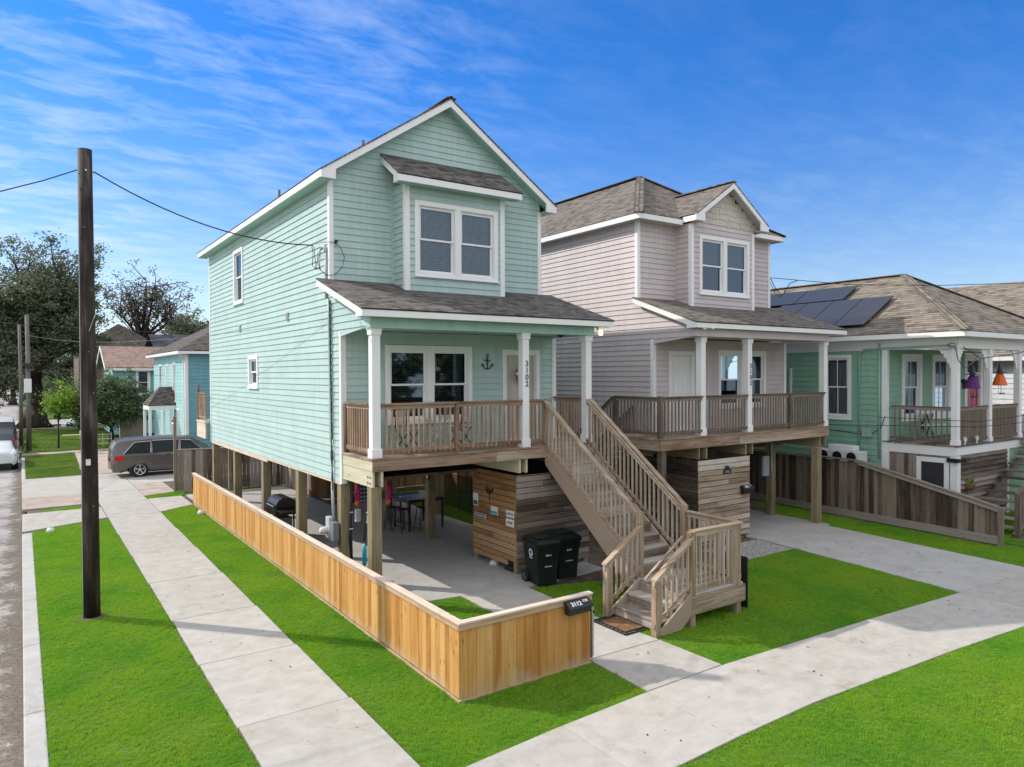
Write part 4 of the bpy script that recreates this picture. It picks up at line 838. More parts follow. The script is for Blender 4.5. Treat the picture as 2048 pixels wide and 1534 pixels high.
# ---------------------------------------------------------------- storage rooms under the decks
E1=thing('wooden_enclosure','stained horizontal plank enclosure under the deck of the aqua house, behind the bins','shed',(4.75,-1.25,0))
s=planks(MB(),(3.65,-.28,0),(0,-1,0),(-1,0,0),1.93,.30,2.36,bw=.138,vertical=False,jit=.006,gap=.018)
planks(s,(3.66,-.28,0),(0,-1,0),(-1,0,0),1.55,.17,.30,bw=.13,vertical=False,gap=.018); s.build('side_wall','orange',E1)
s=planks(MB(),(3.63,-2.21,0),X,Yf,2.22,.12,2.36,bw=.138,vertical=False,jit=.006,gap=.018); s.build('front_wall','greydk',E1)
s=planks(MB(),(5.85,-2.2,0),(0,1,0),(1,0,0),1.9,.12,2.36,bw=.138,vertical=False,gap=.018); s.build('side_wall','greydk',E1)
s=MB()
for x,y in ((3.73,-2.12),(3.73,-.36),(5.77,-2.12)): s.box(x-.07,x+.07,y-.07,y+.07,-.02,2.34)
s.build('post','pt',E1)
s=MB(); s.box(3.7,5.8,-2.15,-.3,2.30,2.33); s.build('roof','black',E1)
s=MB(); s.lathe((3.62,-1.05,1.86),[(.015,-.03),(.03,0)],8,'x'); s.lathe((3.62,-1.15,1.86),[(.015,-.03),(.03,0)],8,'x'); s.bar((3.60,-1.1,1.92),(3.60,-1.1,1.62),.02,.012,(1,0,0)); s.tube([(3.6,-.95,1.93),(3.58,-1.05,1.80),(3.58,-1.15,1.80),(3.6,-1.25,1.93)],.018,6); s.build('hook','black',E1)
E2=thing('wooden_enclosure','weathered grey plank enclosure under the deck of the mauve house with a mailbox on it','shed',(10.4,-1.9,0))
s=planks(MB(),(9.26,-2.78,0),X,Yf,2.2,.10,2.36,bw=.15,vertical=False,jit=.005,gap=.018); s.build('front_wall','grey',E2)
s=planks(MB(),(9.27,-.9,0),Yf,(-1,0,0),1.88,.10,2.36,bw=.15,vertical=False,gap=.018); s.build('side_wall','brownf',E2)
s=planks(MB(),(11.46,-2.78,0),(0,1,0),X,1.88,.10,2.36,bw=.15,vertical=False,gap=.018); s.build('side_wall','greydk',E2)
s=MB(); s.box(11.33,11.45,-2.76,-2.64,-.02,2.3); s.box(9.3,9.42,-2.76,-2.64,-.02,2.3); s.build('post','pt',E2)
# ---------------------------------------------------------------- green cottage with solar panels
K=thing('cottage','green raised cottage with white bracketed porch, hipped tan roof and magenta door','house',(21.6,0,0))  # cottage coordinates below were scaled about the camera position, then written out as literals
s=MB(); siding(s,(17.76,13,0),Yf,(-1,0,0),lambda z:[(0,16.45)],1.0,5.47,ex=.19,holes=[(14.2,15.15,3.15,5.28)]); s.build('side_wall','green',K)
s=MB(); siding(s,(17.76,-3.45,0),X,Yf,lambda z:[(0,7.7)],2.4,5.52,ex=.19,holes=[(1.0,2.25,3.1,5.3),(3.1,4.35,3.1,5.3),(5.6,6.9,2.4,5.35)]); s.build('front_wall','green',K)
s=MB(); s.box(17.73,17.76,-3.4,13,5.47,5.80); s.box(17.80,25.3,-5.62,-5.58,5.47,5.80); s.box(17.72,17.76,-5.62,-3.4,5.47,5.80); s.box(17.73,17.86,-3.48,-3.45,.6,5.47); s.box(17.73,17.76,-3.45,-3.3,.6,5.47)
s.build('frieze_board','white',K,bevel=.005)
s=MB(); s.box(17.26,17.30,-6.03,13.3,5.81,5.975); s.box(17.30,25.9,-6.03,-5.99,5.81,5.975); s.build('fascia','white',K)
s=MB(); s.box(17.3,17.72,-5.99,13.3,5.80,5.815); s.box(17.72,25.9,-5.99,-5.63,5.80,5.815); s.box(17.77,25.2,-5.57,-3.46,5.55,5.57); s.build('soffit','whiteside',K)
s=MB(); ax,ay,az=21.58,-2.08,8.40
s.slope([(17.24,13.3,5.99),(17.24,-6.05,5.99),(ax,ay,az),(ax,9,az)],.03); s.slope([(17.24,-6.05,5.99),(25.92,-6.05,5.99),(ax,ay,az)],.03); s.slope([(25.92,-6.05,5.99),(25.92,13.3,5.99),(ax,9,az),(ax,ay,az)],.03); s.slope([(25.92,13.3,5.99),(17.24,13.3,5.99),(ax,9,az)],.03)
s.build('main_roof','shC',K)
s=MB(); s.bar((17.24,-6.05,6.0),(ax,ay,az+.01),.28,.03); s.bar((25.92,-6.05,6.0),(ax,ay,az+.01),.28,.03); s.bar((ax,ay,az+.02),(ax,9,az+.02),.28,.03); s.build('ridge_cap','shC',K)
# solar panels lie on the street-side slope
su=V3((0,-1,0)); sv=(V3((ax,0,az))-V3((17.24,0,5.99))).normalized(); sn=V3((-sv.z,0,sv.x))
def panel(yr,v0,w_,h_,lab):
    o=V3((17.24,yr,5.99))+sv*v0+sn*.10; q=MB()
    def P(a,b,c_): return tuple(o+su*a+sv*b+sn*c_)
    q.hexa([P(0,0,0),P(w_,0,0),P(w_,h_,0),P(0,h_,0),P(0,0,.035),P(w_,0,.035),P(w_,h_,.035),P(0,h_,.035)]); po=q.build('solar_panel','solar',K,bevel=.004)
    r=MB(); r.hexa([P(0,h_*.2,-.05),P(w_,h_*.2,-.05),P(w_,h_*.2+.04,-.05),P(0,h_*.2+.04,-.05),P(0,h_*.2,0),P(w_,h_*.2,0),P(w_,h_*.2+.04,0),P(0,h_*.2+.04,0)]); r.build('mounting_rail','steel',po)
for k in range(4): panel(-1.63+1.13*k,.53,1.10,2.24,'')
for k in range(3): panel(1.30+2.1*k,2.86,2.06,1.22,'')
window(K,(17.76,-1.16,3.09),Yf,(-1,0,0),1.08,2.27,units=1,blind='curtain',style='vert',trim=.13) if 0 else window(K,(17.76,-1.16,3.09),Yf,(-1,0,0),1.08,2.27,units=1,blind='curtain',style='vert',trim=.13)
window(K,(18.71,-3.45,3.06),X,Yf,1.35,2.30,units=1,blind='none',style='vert',trim=.18,glassm='glassdark'); window(K,(20.80,-3.45,3.06),X,Yf,1.38,2.30,units=1,blind='none',style='vert',trim=.18,glassm='glassdark')
door(K,(23.27,-3.45,2.47),X,Yf,1.5,2.94,m='pinkdoor',trim=.2,transom=.50,knob=.12)
def bracket(mb,x,y,z,dx):
    P=[(0,0),(.42,0),(.40,-.06),(.33,-.08),(.34,-.15),(.25,-.17),(.24,-.27),(.16,-.30),(.15,-.42),(.08,-.50),(.07,-.60),(0,-.66)]
    if abs(dx[0]): mb.prism([(x+dx[0]*a,y-.02,z+b) for a,b in P],(0,.04,0))
    else: mb.prism([(x-.02,y+dx[1]*a,z+b) for a,b in P],(.04,0,0))
for x in (17.86,20.10,22.40,24.9):
    co=MB(); h=.095; co.box(x-h,x+h,-5.62,-5.43,2.47,5.47); co.box(x-h-.02,x+h+.02,-5.64,-5.41,2.47,2.62); cc=co.build('porch_column','white',K,bevel=.008)
    b=MB(); 
    if x>18: bracket(b,x-h,-5.52,5.47,(-1,0))
    bracket(b,x+h,-5.52,5.47,(1,0)); 
    if x<18: bracket(b,x,-5.43,5.47,(0,1))
    b.build('bracket','white',cc)
s=MB(); y=-5.68
while y<-3.46: s.box(17.70,25.2,y,y+.125,2.43,2.47); y+=.13
s.build('porch_floor','greydk',K,bevel=.004)
s=MB(); s.box(17.74,17.78,-5.62,-3.45,2.12,2.42); s.box(17.78,25.2,-5.64,-5.60,2.16,2.42); s.box(17.75,17.98,-5.63,-5.42,.0,2.14); s.box(21.3,21.45,-5.64,-5.56,.0,2.16); s.box(17.70,17.76,-3.55,-3.35,.0,2.12); s.build('skirt_board','white',K,bevel=.005)
s=planks(MB(),(17.79,-3.5,0),Yf,(-1,0,0),1.0,.1,2.10,bw=.13,jit=.01); s.build('lattice_planks','greydk',K)
s=MB(); s.fr((17.78,-4.42,0),Yf,(-1,0,0)); s.box(0,.14,0,.05,.35,2.05); s.box(.83,.97,0,.05,.35,2.05); s.box(.14,.83,0,.05,1.90,2.05); s.box(.14,.83,0,.05,.35,.5); s.X=None; fo=s.build('screen_door','white',K,bevel=.004)
s=MB(); s.fr((17.78,-4.42,0),Yf,(-1,0,0)); s.face([(.14,.02,.5),(.83,.02,.5),(.83,.02,1.9),(.14,.02,1.9)]); s.build('screen','screen',fo)
s=MB(); z=.35
while z<2.1:
    s.fr((17.98,-5.6,0),X,Yf); s.hexa([(0,0,z),(3.3,0,z),(3.3,.05,z-.02),(0,.05,z-.02),(0,.0,z+.03),(3.3,0,z+.03),(3.3,.02,z+.16),(0,.02,z+.16)]) if 0 else s.hexa([(0,.05,z-.02),(3.3,.05,z-.02+random.uniform(-.02,.02)),(3.3,-.02,z+.13),(0,-.02,z+.13),(0,.07,z-.01),(3.3,.07,z-.01),(3.3,0,z+.15),(0,0,z+.15)]); z+=.155
s.X=None; s.build('louvre_boards','greydk',K)
s=MB(); s.box(21.45,25,-5.6,-5.57,0,2.16); s.build('under_stair_panel','green',K)
ROUT[0]=0
railing(K,(17.84,-3.55,2.47),(17.84,-5.42,2.47),h=1.18,m='greydk',sp=.155,cap=.06,bot=.08); railing(K,(17.97,-5.55,2.47),(20.0,-5.55,2.47),h=1.18,m='greydk',sp=.11,cap=.07); railing(K,(20.2,-5.55,2.47),(22.3,-5.55,2.47),h=1.18,m='greydk',sp=.11,cap=.07)
railing(K,(20.6,-3.6,2.47),(25,-3.7,2.47),h=1.18,m='greydk',sp=.2,cap=.07) if 0 else None
s=MB()
n_=12
for i in range(n_):
    z=2.30-.19*i; x=22.6-.415*i
    s.box(x-.34,x+.03,-7.18,-5.75,z-.045,z)
s.build('tread','greydk',K,bevel=.005)
s=MB(); s.box(22.2,25,-7.2,-5.72,2.40,2.45); s.prism([(22.6,-7.24,2.33),(22.6,-7.24,2.05),(17.75,-7.24,-.02),(17.5,-7.24,.08)],(0,.04,0)); s.prism([(22.6,-5.75,2.0),(22.6,-5.75,1.75),(18.1,-5.75,-.02),(17.7,-5.75,.02)],(0,.04,0)); s.build('stringer','greydk',K)
post(K,17.66,-7.28,-.03,1.16,.13,'greydk','newel_post'); railing(K,(17.6,-7.28,.08),(20.6,-7.28,1.46),h=1.12,m='greydk',sp=.14,cap=.14)
# conduits, boxes on the cottage wall
s=MB(); s.tube([(17.71,-2.54,2.1),(17.71,-2.54,5.25),(17.70,-2.60,5.42),(17.69,-2.72,5.50),(17.69,-3.2,5.52),(17.69,-5.4,5.56)],.035,8); s.tube([(17.71,-3.23,1.85),(17.71,-3.23,5.7)],.035,8); s.build('conduit','tealpvc',K,smooth=True)
s=MB(); s.lathe((17.66,-5.5,5.56),[(.05,-.1),(.075,0),(.06,.08),(.02,.12)],10,'y'); s.build('weatherhead','steel',K,smooth=True)
s=MB(); s.box(17.66,17.74,.05,.11,2.35,4.9); s.cyl((17.7,2.6,2.9),(17.7,2.6,4.6),.03); s.build('conduit','white',K)
s=MB(); s.box(17.62,17.75,-3.0,-2.66,2.55,2.85); s.build('junction_box','tealpvc',K,bevel=.02)
s=MB(); s.box(23.1,23.16,-3.6,-3.46,3.9,4.3) if 0 else s.lathe((22.95,-3.6,4.25),[(.03,.22),(.10,.2),(.11,.12),(.06,.05),(.07,-.1),(.03,-.15)],10); s.build('wall_lantern','black',K)
s=MB(); s.box(17.66,17.78,-5.72,-5.35,1.95,2.07); s.box(18.0,18.3,-5.75,-5.62,1.97,2.08); s.build('security_light','greydk' if 0 else 'black',K,bevel=.01)
# white neighbour behind
W=thing('neighbour_house','white lap-sided house with tan hipped roof behind the green cottage','house',(32,0,0))
s=MB(); siding(s,(28.5,10,0),Yf,(-1,0,0),lambda z:[(0,18)],.5,5.35,ex=.22); siding(s,(28.5,-8,0),X,Yf,lambda z:[(0,9)],.5,5.35,ex=.22); s.build('wall','whiteside',W)
s=MB(); s.slope([(28.0,10.5,5.4),(28.0,-8.5,5.4),(33,-3,9.0),(33,7,9.0)],.05); s.slope([(28.0,-8.5,5.4),(38,-8.5,5.4),(33,-3,9.0)],.05); s.slope([(38,-8.5,5.4),(38,10.5,5.4),(33,7,9.0),(33,-3,9.0)],.05); s.build('roof','shC',W)
s=MB(); s.box(28.02,28.06,-8.48,10.5,5.2,5.38); s.box(28.06,38,-8.48,-8.44,5.2,5.38); s.build('fascia','white',W)
s=MB(); s.box(28.42,28.5,-3.3,-2.0,2.2,2.35); s.build('sill','white',W)
# ---------------------------------------------------------------- fences
F1=thing('wooden_fence','new orange cedar fence with pale flat cap at the corner of the aqua house lot','fence',(-.7,0,0))
s=planks(MB(),(-.70,12.24,0),Yf,(-1,0,0),19.24,.05,1.10,bw=.142,jit=.004); s.build('side_pickets','cedar',F1)
s=planks(MB(),(-.71,-6.985,0),X,Yf,2.47,.015,1.10,bw=.142,jit=.004); s.build('front_pickets','cedar',F1)
s=MB()
y=12.24; cf=MB()
while y>-7: cf.box(-.745,-.72,max(y-3.6,-7.03)+.003,y,1.04,1.13); y-=3.6
cf.box(-.745,1.77,-7.035,-7.01,1.04,1.13); cf.build('cap_face_board','capface',F1,bevel=.004)
y=12.25
while y>-7.07: a=max(y-4.9,-7.07); s.box(-.765,-.645,a+(.002 if a>-7.06 else .0),y,1.132,1.166); y-=4.9
s.hexa([(-.643,-7.06,1.132),(1.78,-7.06,1.132),(1.78,-6.94,1.132),(-.643,-6.94,1.132),(-.643,-7.06,1.166),(1.78,-7.06,1.166),(1.78,-6.94,1.166),(-.643,-6.94,1.166)])
s.build('fence_cap','cap',F1,bevel=.006)
s=MB(); s.box(-.69,-.65,-6.9,12.2,.85,.94); s.box(-.69,-.65,-6.9,12.2,.2,.29); s.box(-.65,1.75,-6.97,-6.93,.85,.94); s.box(-.65,1.75,-6.97,-6.93,.2,.29)
for y in (-6.9,-4.5,-2.1,.3,2.7,5.1,7.5,9.9,12.1): s.box(-.65,-.56,y,y+.09,-.05,1.13)
for x in (.6,1.66): s.box(x,x+.09,-6.93,-6.84,-.05,1.13)
s.build('rail_and_posts','pt',F1)
s=MB(); s.box(-.74,-.70,-7.02,12.2,-.02,.022); s.box(-.70,1.77,-7.022,-6.99,-.02,.022); s.build('base_board','capface',F1)
GT=thing('metal_gate','folded grey metal gate frame at the free end of the orange fence','gate',(1.82,-6.95,0))
s=MB(); s.tube([(1.80,-7.0,.95),(1.84,-6.98,.90),(1.85,-6.96,.08)],.016,6); s.tube([(1.80,-6.9,.98),(1.83,-6.87,.95),(1.84,-6.86,.10)],.016,6); s.box(1.80,1.815,-7.0,-6.88,.06,.92); s.build('gate_frame','steel',GT); s=MB(); s.box(1.82,1.86,-7.0,-6.96,.80,.84); s.build('latch','black',GT)
F3=thing('wooden_fence','weathered brown plank fence stepping down between the driveway and the green cottage','fence',(16.3,-3,0))
fx=lambda y: 16.0+(y+7.45)*.075
tf=lambda u:(1.05+max(0,u)*.205 if u<4.1 else 1.89)
d=V3((.075,1,0)).normalized()
s=planks(MB(),(15.98,-7.42,0),(d.x,d.y,0),(-d.y,d.x,0),20,.25,1.9,bw=.15,topf=lambda u: tf(u)-.05,jit=.012,gap=.006); s.build('pickets','brownf',F3)
s=MB(); a=V3((15.94,-7.45,0)); b=a+d*4.1; e=a+d*20
s.bar(a+V3((0,0,1.06)),b+V3((0,0,1.90)),.16,.04); s.bar(b+V3((0,0,1.90)),e+V3((0,0,1.90)),.16,.04); s.bar(a+V3((-.05,0,.98)),b+V3((-.05,0,1.82)),.03,.09); s.bar(a+V3((-.03,0,.16)),e+V3((-.03,0,.16)),.05,.22); s.bar(a+V3((-.02,0,.02)),e+V3((-.02,0,.02)),.05,.08); s.build('fence_cap','greydk',F3)
s=MB(); s.box(15.9,16.02,-7.56,-7.44,-.05,1.05); s.build('end_post','greydk',F3)
def fence(label,a,b,h,m,bw=.15,capm=None,posts=True):
    F=thing('wooden_fence',label,'fence',(a[0],a[1],0)); a=V3((*a,0)); b=V3((*b,0)); d=(b-a); Ln=d.length; d.normalize()
    s=planks(MB(),a,d,(d.y,-d.x,0),Ln,.03,h,bw=bw,jit=.01,gap=.006); s.build('pickets',m,F)
    s=MB(); n=V3((-d.y,d.x,0))
    for z in (.3,h-.25): s.bar(a-n*-.03+V3((0,0,z)),b-n*-.03+V3((0,0,z)),.04,.09)
    s.bar(a+V3((0,0,h+.02)),b+V3((0,0,h+.02)),.12,.035); s.build('fence_cap',capm or m,F); return F
fence('grey weathered fence behind the parked van with a tall end post',(-.72,15.78),(3.4,14.85),1.68,'greydk'); 
o=[o for o in bpy.data.objects if o.get('label','').startswith('grey weathered fence')][0]
s=MB(); s.box(-.80,-.70,15.72,15.82,0,3.05); s.build('end_post','greydk',o)
fence('brown fence closing the back of the carport',(3.35,11.25),(8.75,11.25),1.95,'orange')
fence('short return fence beside the back slab',(3.35,14.8),(3.35,11.3),1.95,'greydk')
fence('tan privacy fence between the two raised houses',(8.8,11.2),(8.8,1.5),2.0,'orange')
# ---------------------------------------------------------------- mesh pet fence
F5=thing('mesh_fence','black mesh barrier on leaning stakes along the slab','fence',(6.65,6,0))
for k,y in enumerate((3.6,4.77,5.65,6.71,7.8)):
    s=MB(); s.cyl((6.67,y,0),(6.67+.02*k,y+.10,1.28),.018,6); s.build('stake','black',F5)
s=MB(); n_=40
mesh_m=mat('black_netting',(.01,.01,.01),.9); nt_=mesh_m.node_tree; mxx=nt_.nodes.new('ShaderNodeMixShader'); mxx.inputs[0].default_value=.62; tt=nt_.nodes.new('ShaderNodeBsdfTransparent'); nt_.links.new(tt.outputs[0],mxx.inputs[1]); nt_.links.new(nt_.nodes['Principled BSDF'].outputs[0],mxx.inputs[2]); nt_.links.new(mxx.outputs[0],nt_.nodes['Material Output'].inputs[0])
s.face([(6.68,3.6,.02),(6.68,7.8,.02),(6.74,7.9,1.2),(6.70,3.7,1.2)]); s.build('netting',mesh_m,F5)
# ---------------------------------------------------------------- poles and wires
PP=thing('utility_pole','tall dark weathered wooden pole with a flat top standing in the grass verge','utility pole',(-4.78,.30,0))
s=MB(); s.tube([(-4.78,.30,-.1),(-4.785,.30,2),(-4.79,.30,4.5),(-4.80,.30,7),(-4.805,.30,9.13)],[.152,.148,.140,.133,.124],28); s.build('pole_shaft','pole',PP,smooth=True).data.polygons[-1].use_smooth=False
s=MB(); s.tube([(-4.66,.16,5.95),(-4.70,.14,5.85),(-4.78,.13,5.6)],.008,5); s.cyl((-4.80,.44,8.70),(-4.80,.14,8.70),.02,6); s.cyl((-4.95,.30,8.72),(-4.62,.30,8.72),.016,6); s.build('hook','steel',PP)
s=MB(); s.tube([(-4.925,.21,9.0),(-4.93,.20,6),(-4.932,.19,3),(-4.935,.18,.02)],.006,5); s.build('ground_wire','steel',PP)
s=MB(); s.box(-4.86,-4.78,.143,.15,3.0,3.12); s.build('metal_tag','tin',PP)
for z,a in ((2.2,.3),(3.1,-.2),(4.4,.5),(5.2,0),(6.4,.4),(7.6,-.3)): s=MB(); s.cyl((-4.79+.13*math.sin(a),.30-.13*math.cos(a),z),(-4.79+.165*math.sin(a),.30-.165*math.cos(a),z),.008,6); s.build('bolt','steel',PP)
def gpole(x,y,h,r,lab,tr=None):
    P=thing('utility_pole',lab,'utility pole',(x,y,0)); s=MB(); s.tube([(x,y,-.1),(x+.02,y,h/2),(x-.02,y,h)],[r,r*.9,r*.8],12); s.build('pole_shaft','polegrey',P,smooth=True)
    if tr:
        s=MB(); s.box(x-.22,x+.18,y-.34,y-.22,tr-.62,tr+.25); s.build('equipment_box','greybox' if 0 else 'tin',P,bevel=.03); s=MB(); s.box(x-.15,x+.15,y-.30,y-.12,tr+.9,tr+1.2); s.build('bracket','black',P)
    return P
gpole(-5.5,38.2,8.55,.14,'grey pole with a pale box halfway up, nearer of the two by the street',4.3); gpole(-5.9,44.5,8.3,.12,'thin grey pole just behind the pole with the box')
def wire(lab,pts,r=.011,m='wire',sag=0,grp=None,n=14):
    pts=[V3(p) for p in pts]
    if sag:
        a,b=pts[0],pts[-1]; pts=[a.lerp(b,i/n)-V3((0,0,4*sag*(i/n)*(1-i/n))) for i in range(n+1)]
    s=MB(); s.tube(pts,r,5); o=s.build('wire',m); return tag(o,lab,'wire',grp)
wire('black cable from the dark pole sagging to the corner of the aqua house',[(-4.66,.28,8.72),(-.42,-.02,7.66)],.014,sag=.33)
wire('black cable leaving the dark pole out over the street',[(-4.93,.3,8.72),(-5.5,.28,8.42),(-6.2,.25,8.10),(-7.5,.2,7.75),(-10,.1,7.5),(-14.5,0,7.9)],.012)
wire('thin cable from the street poles to the side wall of the aqua house',[(-5.5,38.2,7.3),(-.03,-.12,6.02)],.007,'wire2',sag=.5)
wire('upper street line running left from the grey pole',[(-5.5,38.1,7.9),(-12,20,8.1)],.012,'wire2',sag=.2)
wire('lower street line running left from the grey pole',[(-5.5,38.1,5.0),(-12,20,4.4)],.014,'wire2',sag=.15)
wire('line strung from the grey pole past the dark pole toward the blue house',[(-5.5,38.2,5.05),(1.5,33.0,4.75)],.012,'wire',sag=.1)
wire('faint line from the grey pole across the oak crown',[(-5.5,38.2,8.0),(3,36,7.6)],.010,'wire2',sag=.1)
# service mast on the aqua house: a meter set
MT=thing('electric_meter_set','grey meter boxes and conduit with weatherhead on the left wall of the aqua house','electric meter',(-.1,-.1,0))
s=MB(); s.tube([(-.05,.14,6.5),(-.05,.14,7.55)],.032,8); s.tube([(-.05,.14,7.55),(-.055,.16,7.66),(-.08,.24,7.71),(-.12,.30,7.64)],[.036,.05,.05,.03],8); s.build('mast','pvc',MT,smooth=True)
s=MB(); s.tube([(-.055,-.04,6.45),(-.055,-.06,5.9),(-.055,-.10,3.3),(-.055,-.14,2.9)],.034,8); s.build('conduit','tealpvc',MT,smooth=True)
s=MB(); s.tube([(-.055,-.14,2.9),(-.055,-.17,2.2),(-.06,-.25,1.45)],.036,8); s.build('conduit','pvc',MT,smooth=True)
s=MB(); s.box(-.17,-.03,-.52,-.25,1.0,1.42); s.build('disconnect_box','greybox',MT,bevel=.012)
s=MB(); s.box(-.17,-.05,-.25,-.02,1.02,1.5); s.build('meter_box','pvc',MT,bevel=.012)
s=MB(); s.lathe((-.17,-.12,1.2),[(.085,0),(.085,-.04),(.075,-.14),(.05,-.17),(0,-.17)][::-1],14,'x'); s.build('meter_glass','lens',MT,smooth=True)
s=MB(); pts=[]
for k in range(40): z=6.4-.11*k; pts.append((-.075,-.13-.012*math.sin(k*1.9)-.0025*k,z))
s.tube(pts,.009,4); s.tube([(p[0]+.012,p[1]+.02*math.cos(i*1.3),p[2]) for i,p in enumerate(pts)],.007,4); s.build('cable_bundle','wire',MT)
s=MB()
s.tube([(-.42,-.02,7.66),(-.38,0,7.62),(-.34,.02,7.3),(-.30,.05,7.12),(-.22,.1,7.2),(-.17,.2,7.45),(-.13,.29,7.62)],.008,5); s.tube([(-.44,-.02,7.66),(-.40,.0,7.5),(-.42,0,7.2),(-.36,.0,7.15),(-.2,.12,7.5),(-.13,.29,7.63)],.008,5)
s.tube([(-.13,.29,7.6),(-.26,.1,7.5),(-.3,.0,7.3),(-.24,-.05,7.1),(-.1,-.07,7.0),(.06,-.09,7.02),(.25,-.1,7.2),(.30,-.1,7.45),(.22,-.08,7.66),(.08,-.05,7.76)],.008,5)
s.tube([(-.5,0,7.65),(-.2,-.05,7.75),(.12,-.06,7.78)],.006,4)
for p in ((-.35,0,7.14),(-.22,.08,7.16),(-.12,-.06,7.01)): s.box(p[0]-.02,p[0]+.02,p[1]-.015,p[1]+.015,p[2]-.015,p[2]+.015)
s.box(.10,.15,-.09,-.03,7.76,7.83); s.build('service_loops','wire',MT)
s=MB(); s.tube([(.24,-.56,2.3),(.25,-.56,2.0),(.22,-.56,1.5),(.21,-.57,1.1),(.24,-.56,.6),(.23,-.55,.3)],[.03,.035,.03,.045,.03,.03],7); s.build('hose_bundle','black',MT)
s=MB(); s.box(.19,.27,-.60,-.585,1.62,1.64); s.box(.17,.26,-.61,-.60,1.25,1.27); s.build('cable_strap','tin',MT)
# right-hand wires
wire('black cable from the mauve house corner passing over the cottage roof',[(15.52,-.6,8.02),(16.2,-1.2,7.92),(17.5,-2.2,7.75),(20,-4,7.70),(24,-7,7.80),(30,-11,8.2)],.012)
wire('slack loop of cable hanging off the mauve house corner',[(15.52,-.6,8.0),(15.6,-.7,7.7),(15.78,-.85,7.40),(15.9,-.9,7.5),(16.0,-1.0,7.8),(16.2,-1.2,7.92)],.014)
wire('second slack loop below the mauve house corner',[(15.52,-.6,7.85),(15.62,-.7,7.5),(15.75,-.8,7.35),(15.85,-.88,7.45),(15.9,-.9,7.6)],.010)
wire('cable reaching the cottage weatherhead from the right',[(17.75,-5.78,5.5),(18.6,-5.9,5.15),(20,-6.3,5.3),(24,-7.5,6.0)],.012,)
wire('drooping bare service loop under the cottage weatherhead',[(17.66,-5.6,5.5),(17.66,-5.68,5.1),(17.9,-5.75,4.85),(18.3,-5.8,5.0),(18.7,-5.8,5.25)],.016,'wire2')
wire('upper of two low lines crossing in front of the cottage railing',[(17.5,-3.3,3.25),(17.6,-6.3,3.25),(24,-9.5,4.1)],.010)
wire('lower of two low lines crossing in front of the cottage railing',[(17.5,-1.5,2.9),(17.5,-6.3,3.1),(24,-9.8,3.7)],.010)
wire('cable drooping along the cottage side wall below its window',[(17.70,.6,3.0),(17.70,-.5,2.75),(17.70,-1.8,2.70),(17.70,-2.9,2.6),(17.70,-3.3,2.9),(17.66,-3.45,3.3)],.012)
# ---------------------------------------------------------------- small things round the aqua house
def bin_(lab,x,y,rz,logo):
    B=thing('wheelie_bin',lab,'trash bin',(x,y,0),rz,'dark green wheeled bins by the plank enclosure'); local(B)
    s=MB(); s.hexa([(-.24,-.27,.03),(.24,-.27,.03),(.24,.22,.03),(-.24,.22,.03),(-.30,-.34,.92),(.30,-.34,.92),(.30,.34,.92),(-.30,.34,.92)])
    s.hexa([(-.245,-.285,.03),(.245,-.285,.03),(.245,-.02,.03),(-.245,-.02,.03),(-.272,-.315,.62),(.272,-.315,.62),(.272,-.05,.62),(-.272,-.05,.62)]); s.build('body','bin',B,bevel=.02)
    s=MB(); s.box(-.32,.32,-.37,.36,.90,.97)
    for k in range(6): s.box(-.28+.112*k-.004,-.28+.112*k+.004,-.365,-.335,.76,.9)
    s.build('rim','bin',B,bevel=.012)
    s=MB(); s.hexa([(-.31,-.40,.965),(.31,-.40,.965),(.31,.34,1.0),(-.31,.34,1.0),(-.27,-.34,1.03),(.27,-.34,1.03),(.27,.30,1.07),(-.27,.30,1.07)]); s.box(-.2,.2,-.2,.15,1.05,1.075); s.build('lid','bin',B,bevel=.02)
    s=MB(); s.cyl((-.27,.40,1.0),(.27,.40,1.0),.018,8); s.box(-.29,-.25,.3,.41,.97,1.01); s.box(.25,.29,.3,.41,.97,1.01); s.build('handle','blackp',B)
    for sx in (-1,1):
        s=MB(); s.lathe((sx*.28,.25,.135),[(.0,-.03),(.13,-.03),(.135,-.015),(.135,.015),(.13,.03),(0,.03)],20,'x'); w1=s.build('wheel','rubber',B,smooth=False)
        s=MB()
        for k in range(8):
            a=k*math.pi/4; s.bar((sx*.313,.25+.02*math.cos(a),.135+.02*math.sin(a)),(sx*.313,.25+.10*math.cos(a),.135+.10*math.sin(a)),.012,.008,(1,0,0))
        s.build('wheel_spokes','greybox',w1)
    s=MB(); s.bar((-.09,-.325,.45),(.09,-.325,.45),.012,.02); s.build('grab_bar','pvc',B)
    put_text('bin_number','80013',.055,(0,-.343,.70),(1,0,0),(0,.07,1),'paperw',B,.004)
    if logo:
        s=MB(); pp=[]
        for k in range(20): a=k*math.pi/10; pp.append((-.293-.01*0,-.05+.085*math.cos(a),.74+.085*math.sin(a)))
        s.prism([(-.296+(.30-.24)*-(p[2]-.74),p[1],p[2]) for p in pp],(-.004,0,0)); lg=s.build('round_decal','paperw',B)
        s=MB(); s.prism([(-.3005+(.06)*-(p[2]-.74)*1.0,-.05+(p[1]+.05)*.62,.745+(p[2]-.74)*.55) for p in pp],(-.003,0,0)); s.build('decal_emblem','denim',lg)
        s=MB(); s.box(-.296,-.290,-.12,.02,.615,.635); s.build('decal_bar','paperw',B)
    return B
bin_('dark green wheeled bin with a round white decal, left of the pair',3.78,-2.98,R(-8),True); bin_('dark green wheeled bin without decal, right of the pair, by the stairs',4.46,-2.86,R(-6),False)
DM=thing('doormat','black scrolled rubber doormat with brown coir centre at the foot of the steps','doormat',(3.36,-6.04,.02),R(0))
s=MB(); s.box(3.13,3.60,-6.38,-5.70,.02,.035); s.build('mat_centre','coir',DM)
s=MB(); 
